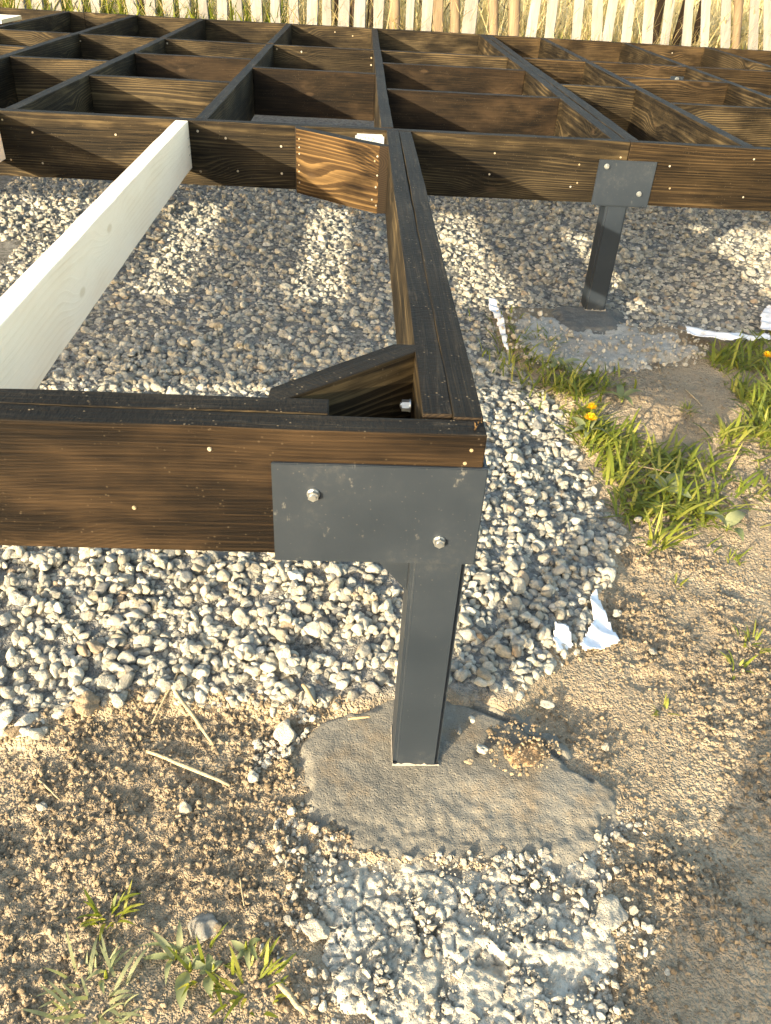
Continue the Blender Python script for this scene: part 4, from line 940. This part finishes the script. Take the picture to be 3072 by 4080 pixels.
for zz in (.5, 1.2):
    V, F = tube_geo([(x, .045, zz - .4 + .01 * math.sin(x * 3)) for x in np.linspace(-3.6, 4.6, 24)], .026, 8); link('rail', mesh('rail', V, F), fence, mats=[M['pole']], smooth=True)
# dark stakes behind the pickets
for i, (u0, u1) in enumerate(((2600, 2632), (2690, 2722), (2760, 2790), (1330, 1350), (1395, 1420), (1460, 1490), (560, 585))):
    a = ony(u0, 120, YF + .22); b_ = ony(u1, 120, YF + .22)
    o = picket((a[0] + b_[0]) / 2, b_[0] - a[0], rnd.uniform(-.05, .1), 'p', 700 + i, None, 1.3, .3)
    o.name = 'dark_stake'; o.location = ((a[0] + b_[0]) / 2, YF + .22, .4); o.data.materials.clear(); o.data.materials.append(M['darkbark'])
    tag(o, ['leftmost of the three black stakes behind the right of the fence', 'middle of the three black stakes behind the right of the fence', 'rightmost of the three black stakes behind the right of the fence', 'leftmost of three dark stakes behind the middle of the fence', 'central one of three dark stakes behind the middle of the fence', 'rightmost of three dark stakes behind the middle of the fence', 'lone dark stake behind the left part of the fence'][i], 'stake', 'dark stakes behind the fence')
def sfield(name, n_, bx, by, L, Wd, mat_, label, leanmax=.7, zf=None):
    x = rng.uniform(*bx, n_); y = by[0] + (by[1] - by[0]) * rng.random(n_) ** 1.3
    V, F = blades(n_, x, y, base_z(x, y) - .02, rng.uniform(*L, n_), rng.uniform(*Wd, n_), rng.uniform(0, 6.28, n_), rng.uniform(.1, 1.6, n_), rng.uniform(.0, leanmax, n_), 5)
    return tag(link(name, npmesh(name, V, F), None, mats=[M[mat_]]), label, None, None, 'stuff')
sfield('dry_grass', 20000, (-4.2, 5.5), (6.75, 10.5), (.25, .75), (.004, .010), 'straw', 'tangled dry straw behind the fence', .9)
sfield('grass', 1300, (-4, 5.2), (6.3, 6.75), (.10, .34), (.005, .012), 'grass', 'green grass along the foot of the fence', .5)
sfield('grass', 2200, (-4, -.8), (6.2, 7.2), (.15, .5), (.008, .02), 'grass', 'leafy green weeds growing through the fence at the left', .7)
sfield('dry_grass', 700, (-4, 5), (6.35, 6.8), (.2, .55), (.003, .007), 'straw', 'dry stalks in front of the fence', .8)
V, F = [], []
for k in range(60):
    x0 = rnd.uniform(-3.6, 4.8); y0 = rnd.uniform(6.9, 8.4); p = Vector((x0, y0, .45)); a = rnd.uniform(0, 6.28); pts = [p.copy()]; up = rnd.uniform(.3, 1.0)
    for j in range(7):
        a += rnd.uniform(-.7, .7); p = p + Vector((math.cos(a) * .13, math.sin(a) * .06, up * .11 + rnd.uniform(-.04, .06))); pts.append(p.copy())
    r0 = rnd.uniform(.005, .018); v, f = tube_geo(pts, [r0 * (1 - j / 9) for j in range(8)], 5)
    F += [tuple(i + len(V) for i in q) for q in f]; V += v
tag(link('brushwood', mesh('brushwood', V, F), None, mats=[M['darkbark']], smooth=True), 'dark bare brushwood behind the fence', None, None, 'stuff')

# ------------------------------------------------------------------ the photographer, whose shadow falls across the lower right
bmv = [(-.17, -1.27, .80), (-.17, -1.27, .98), (-.17, -1.27, 1.17), (-.17, -1.26, 1.27), (-.17, -1.23, 1.36), (-.17, -1.22, 1.46),
       (-.34, -1.27, 1.20), (-.38, -1.15, 1.02), (-.25, -.97, 1.11), (0.0, -1.27, 1.20), (.04, -1.15, 1.02), (-.09, -.97, 1.11),
       (-.25, -1.27, .74), (-.26, -1.25, .42), (-.27, -1.29, .06), (-.27, -1.17, .02), (-.04, -1.27, .74), (-.02, -1.25, .42), (-.01, -1.29, .06), (-.01, -1.17, .02)]
bme = [(0, 1), (1, 2), (2, 3), (3, 4), (4, 5), (2, 6), (6, 7), (7, 8), (2, 9), (9, 10), (10, 11), (0, 12), (12, 13), (13, 14), (14, 15), (0, 16), (16, 17), (17, 18), (18, 19)]
bmr = [.15, .145, .16, .055, .085, .08, .065, .045, .03, .065, .045, .03, .11, .11, .10, .04, .12, .13, .13, .05]
bmv = [(a - .08, b_, c) for a, b_, c in bmv]
me = bpy.data.meshes.new('person'); me.from_pydata(bmv, bme, []); me.update()
per = bpy.data.objects.new('person', me); COL.objects.link(per); sm = per.modifiers.new('skin', 'SKIN')
for sv, r in zip(me.skin_vertices[0].data, bmr): sv.radius = (r, r * .8)
me.skin_vertices[0].data[0].use_root = True
per.modifiers.new('sub', 'SUBSURF').levels = 1; me.materials.append(M['cloth'])
tag(per, 'person in dark clothes standing behind the camera with both hands raised', 'person')
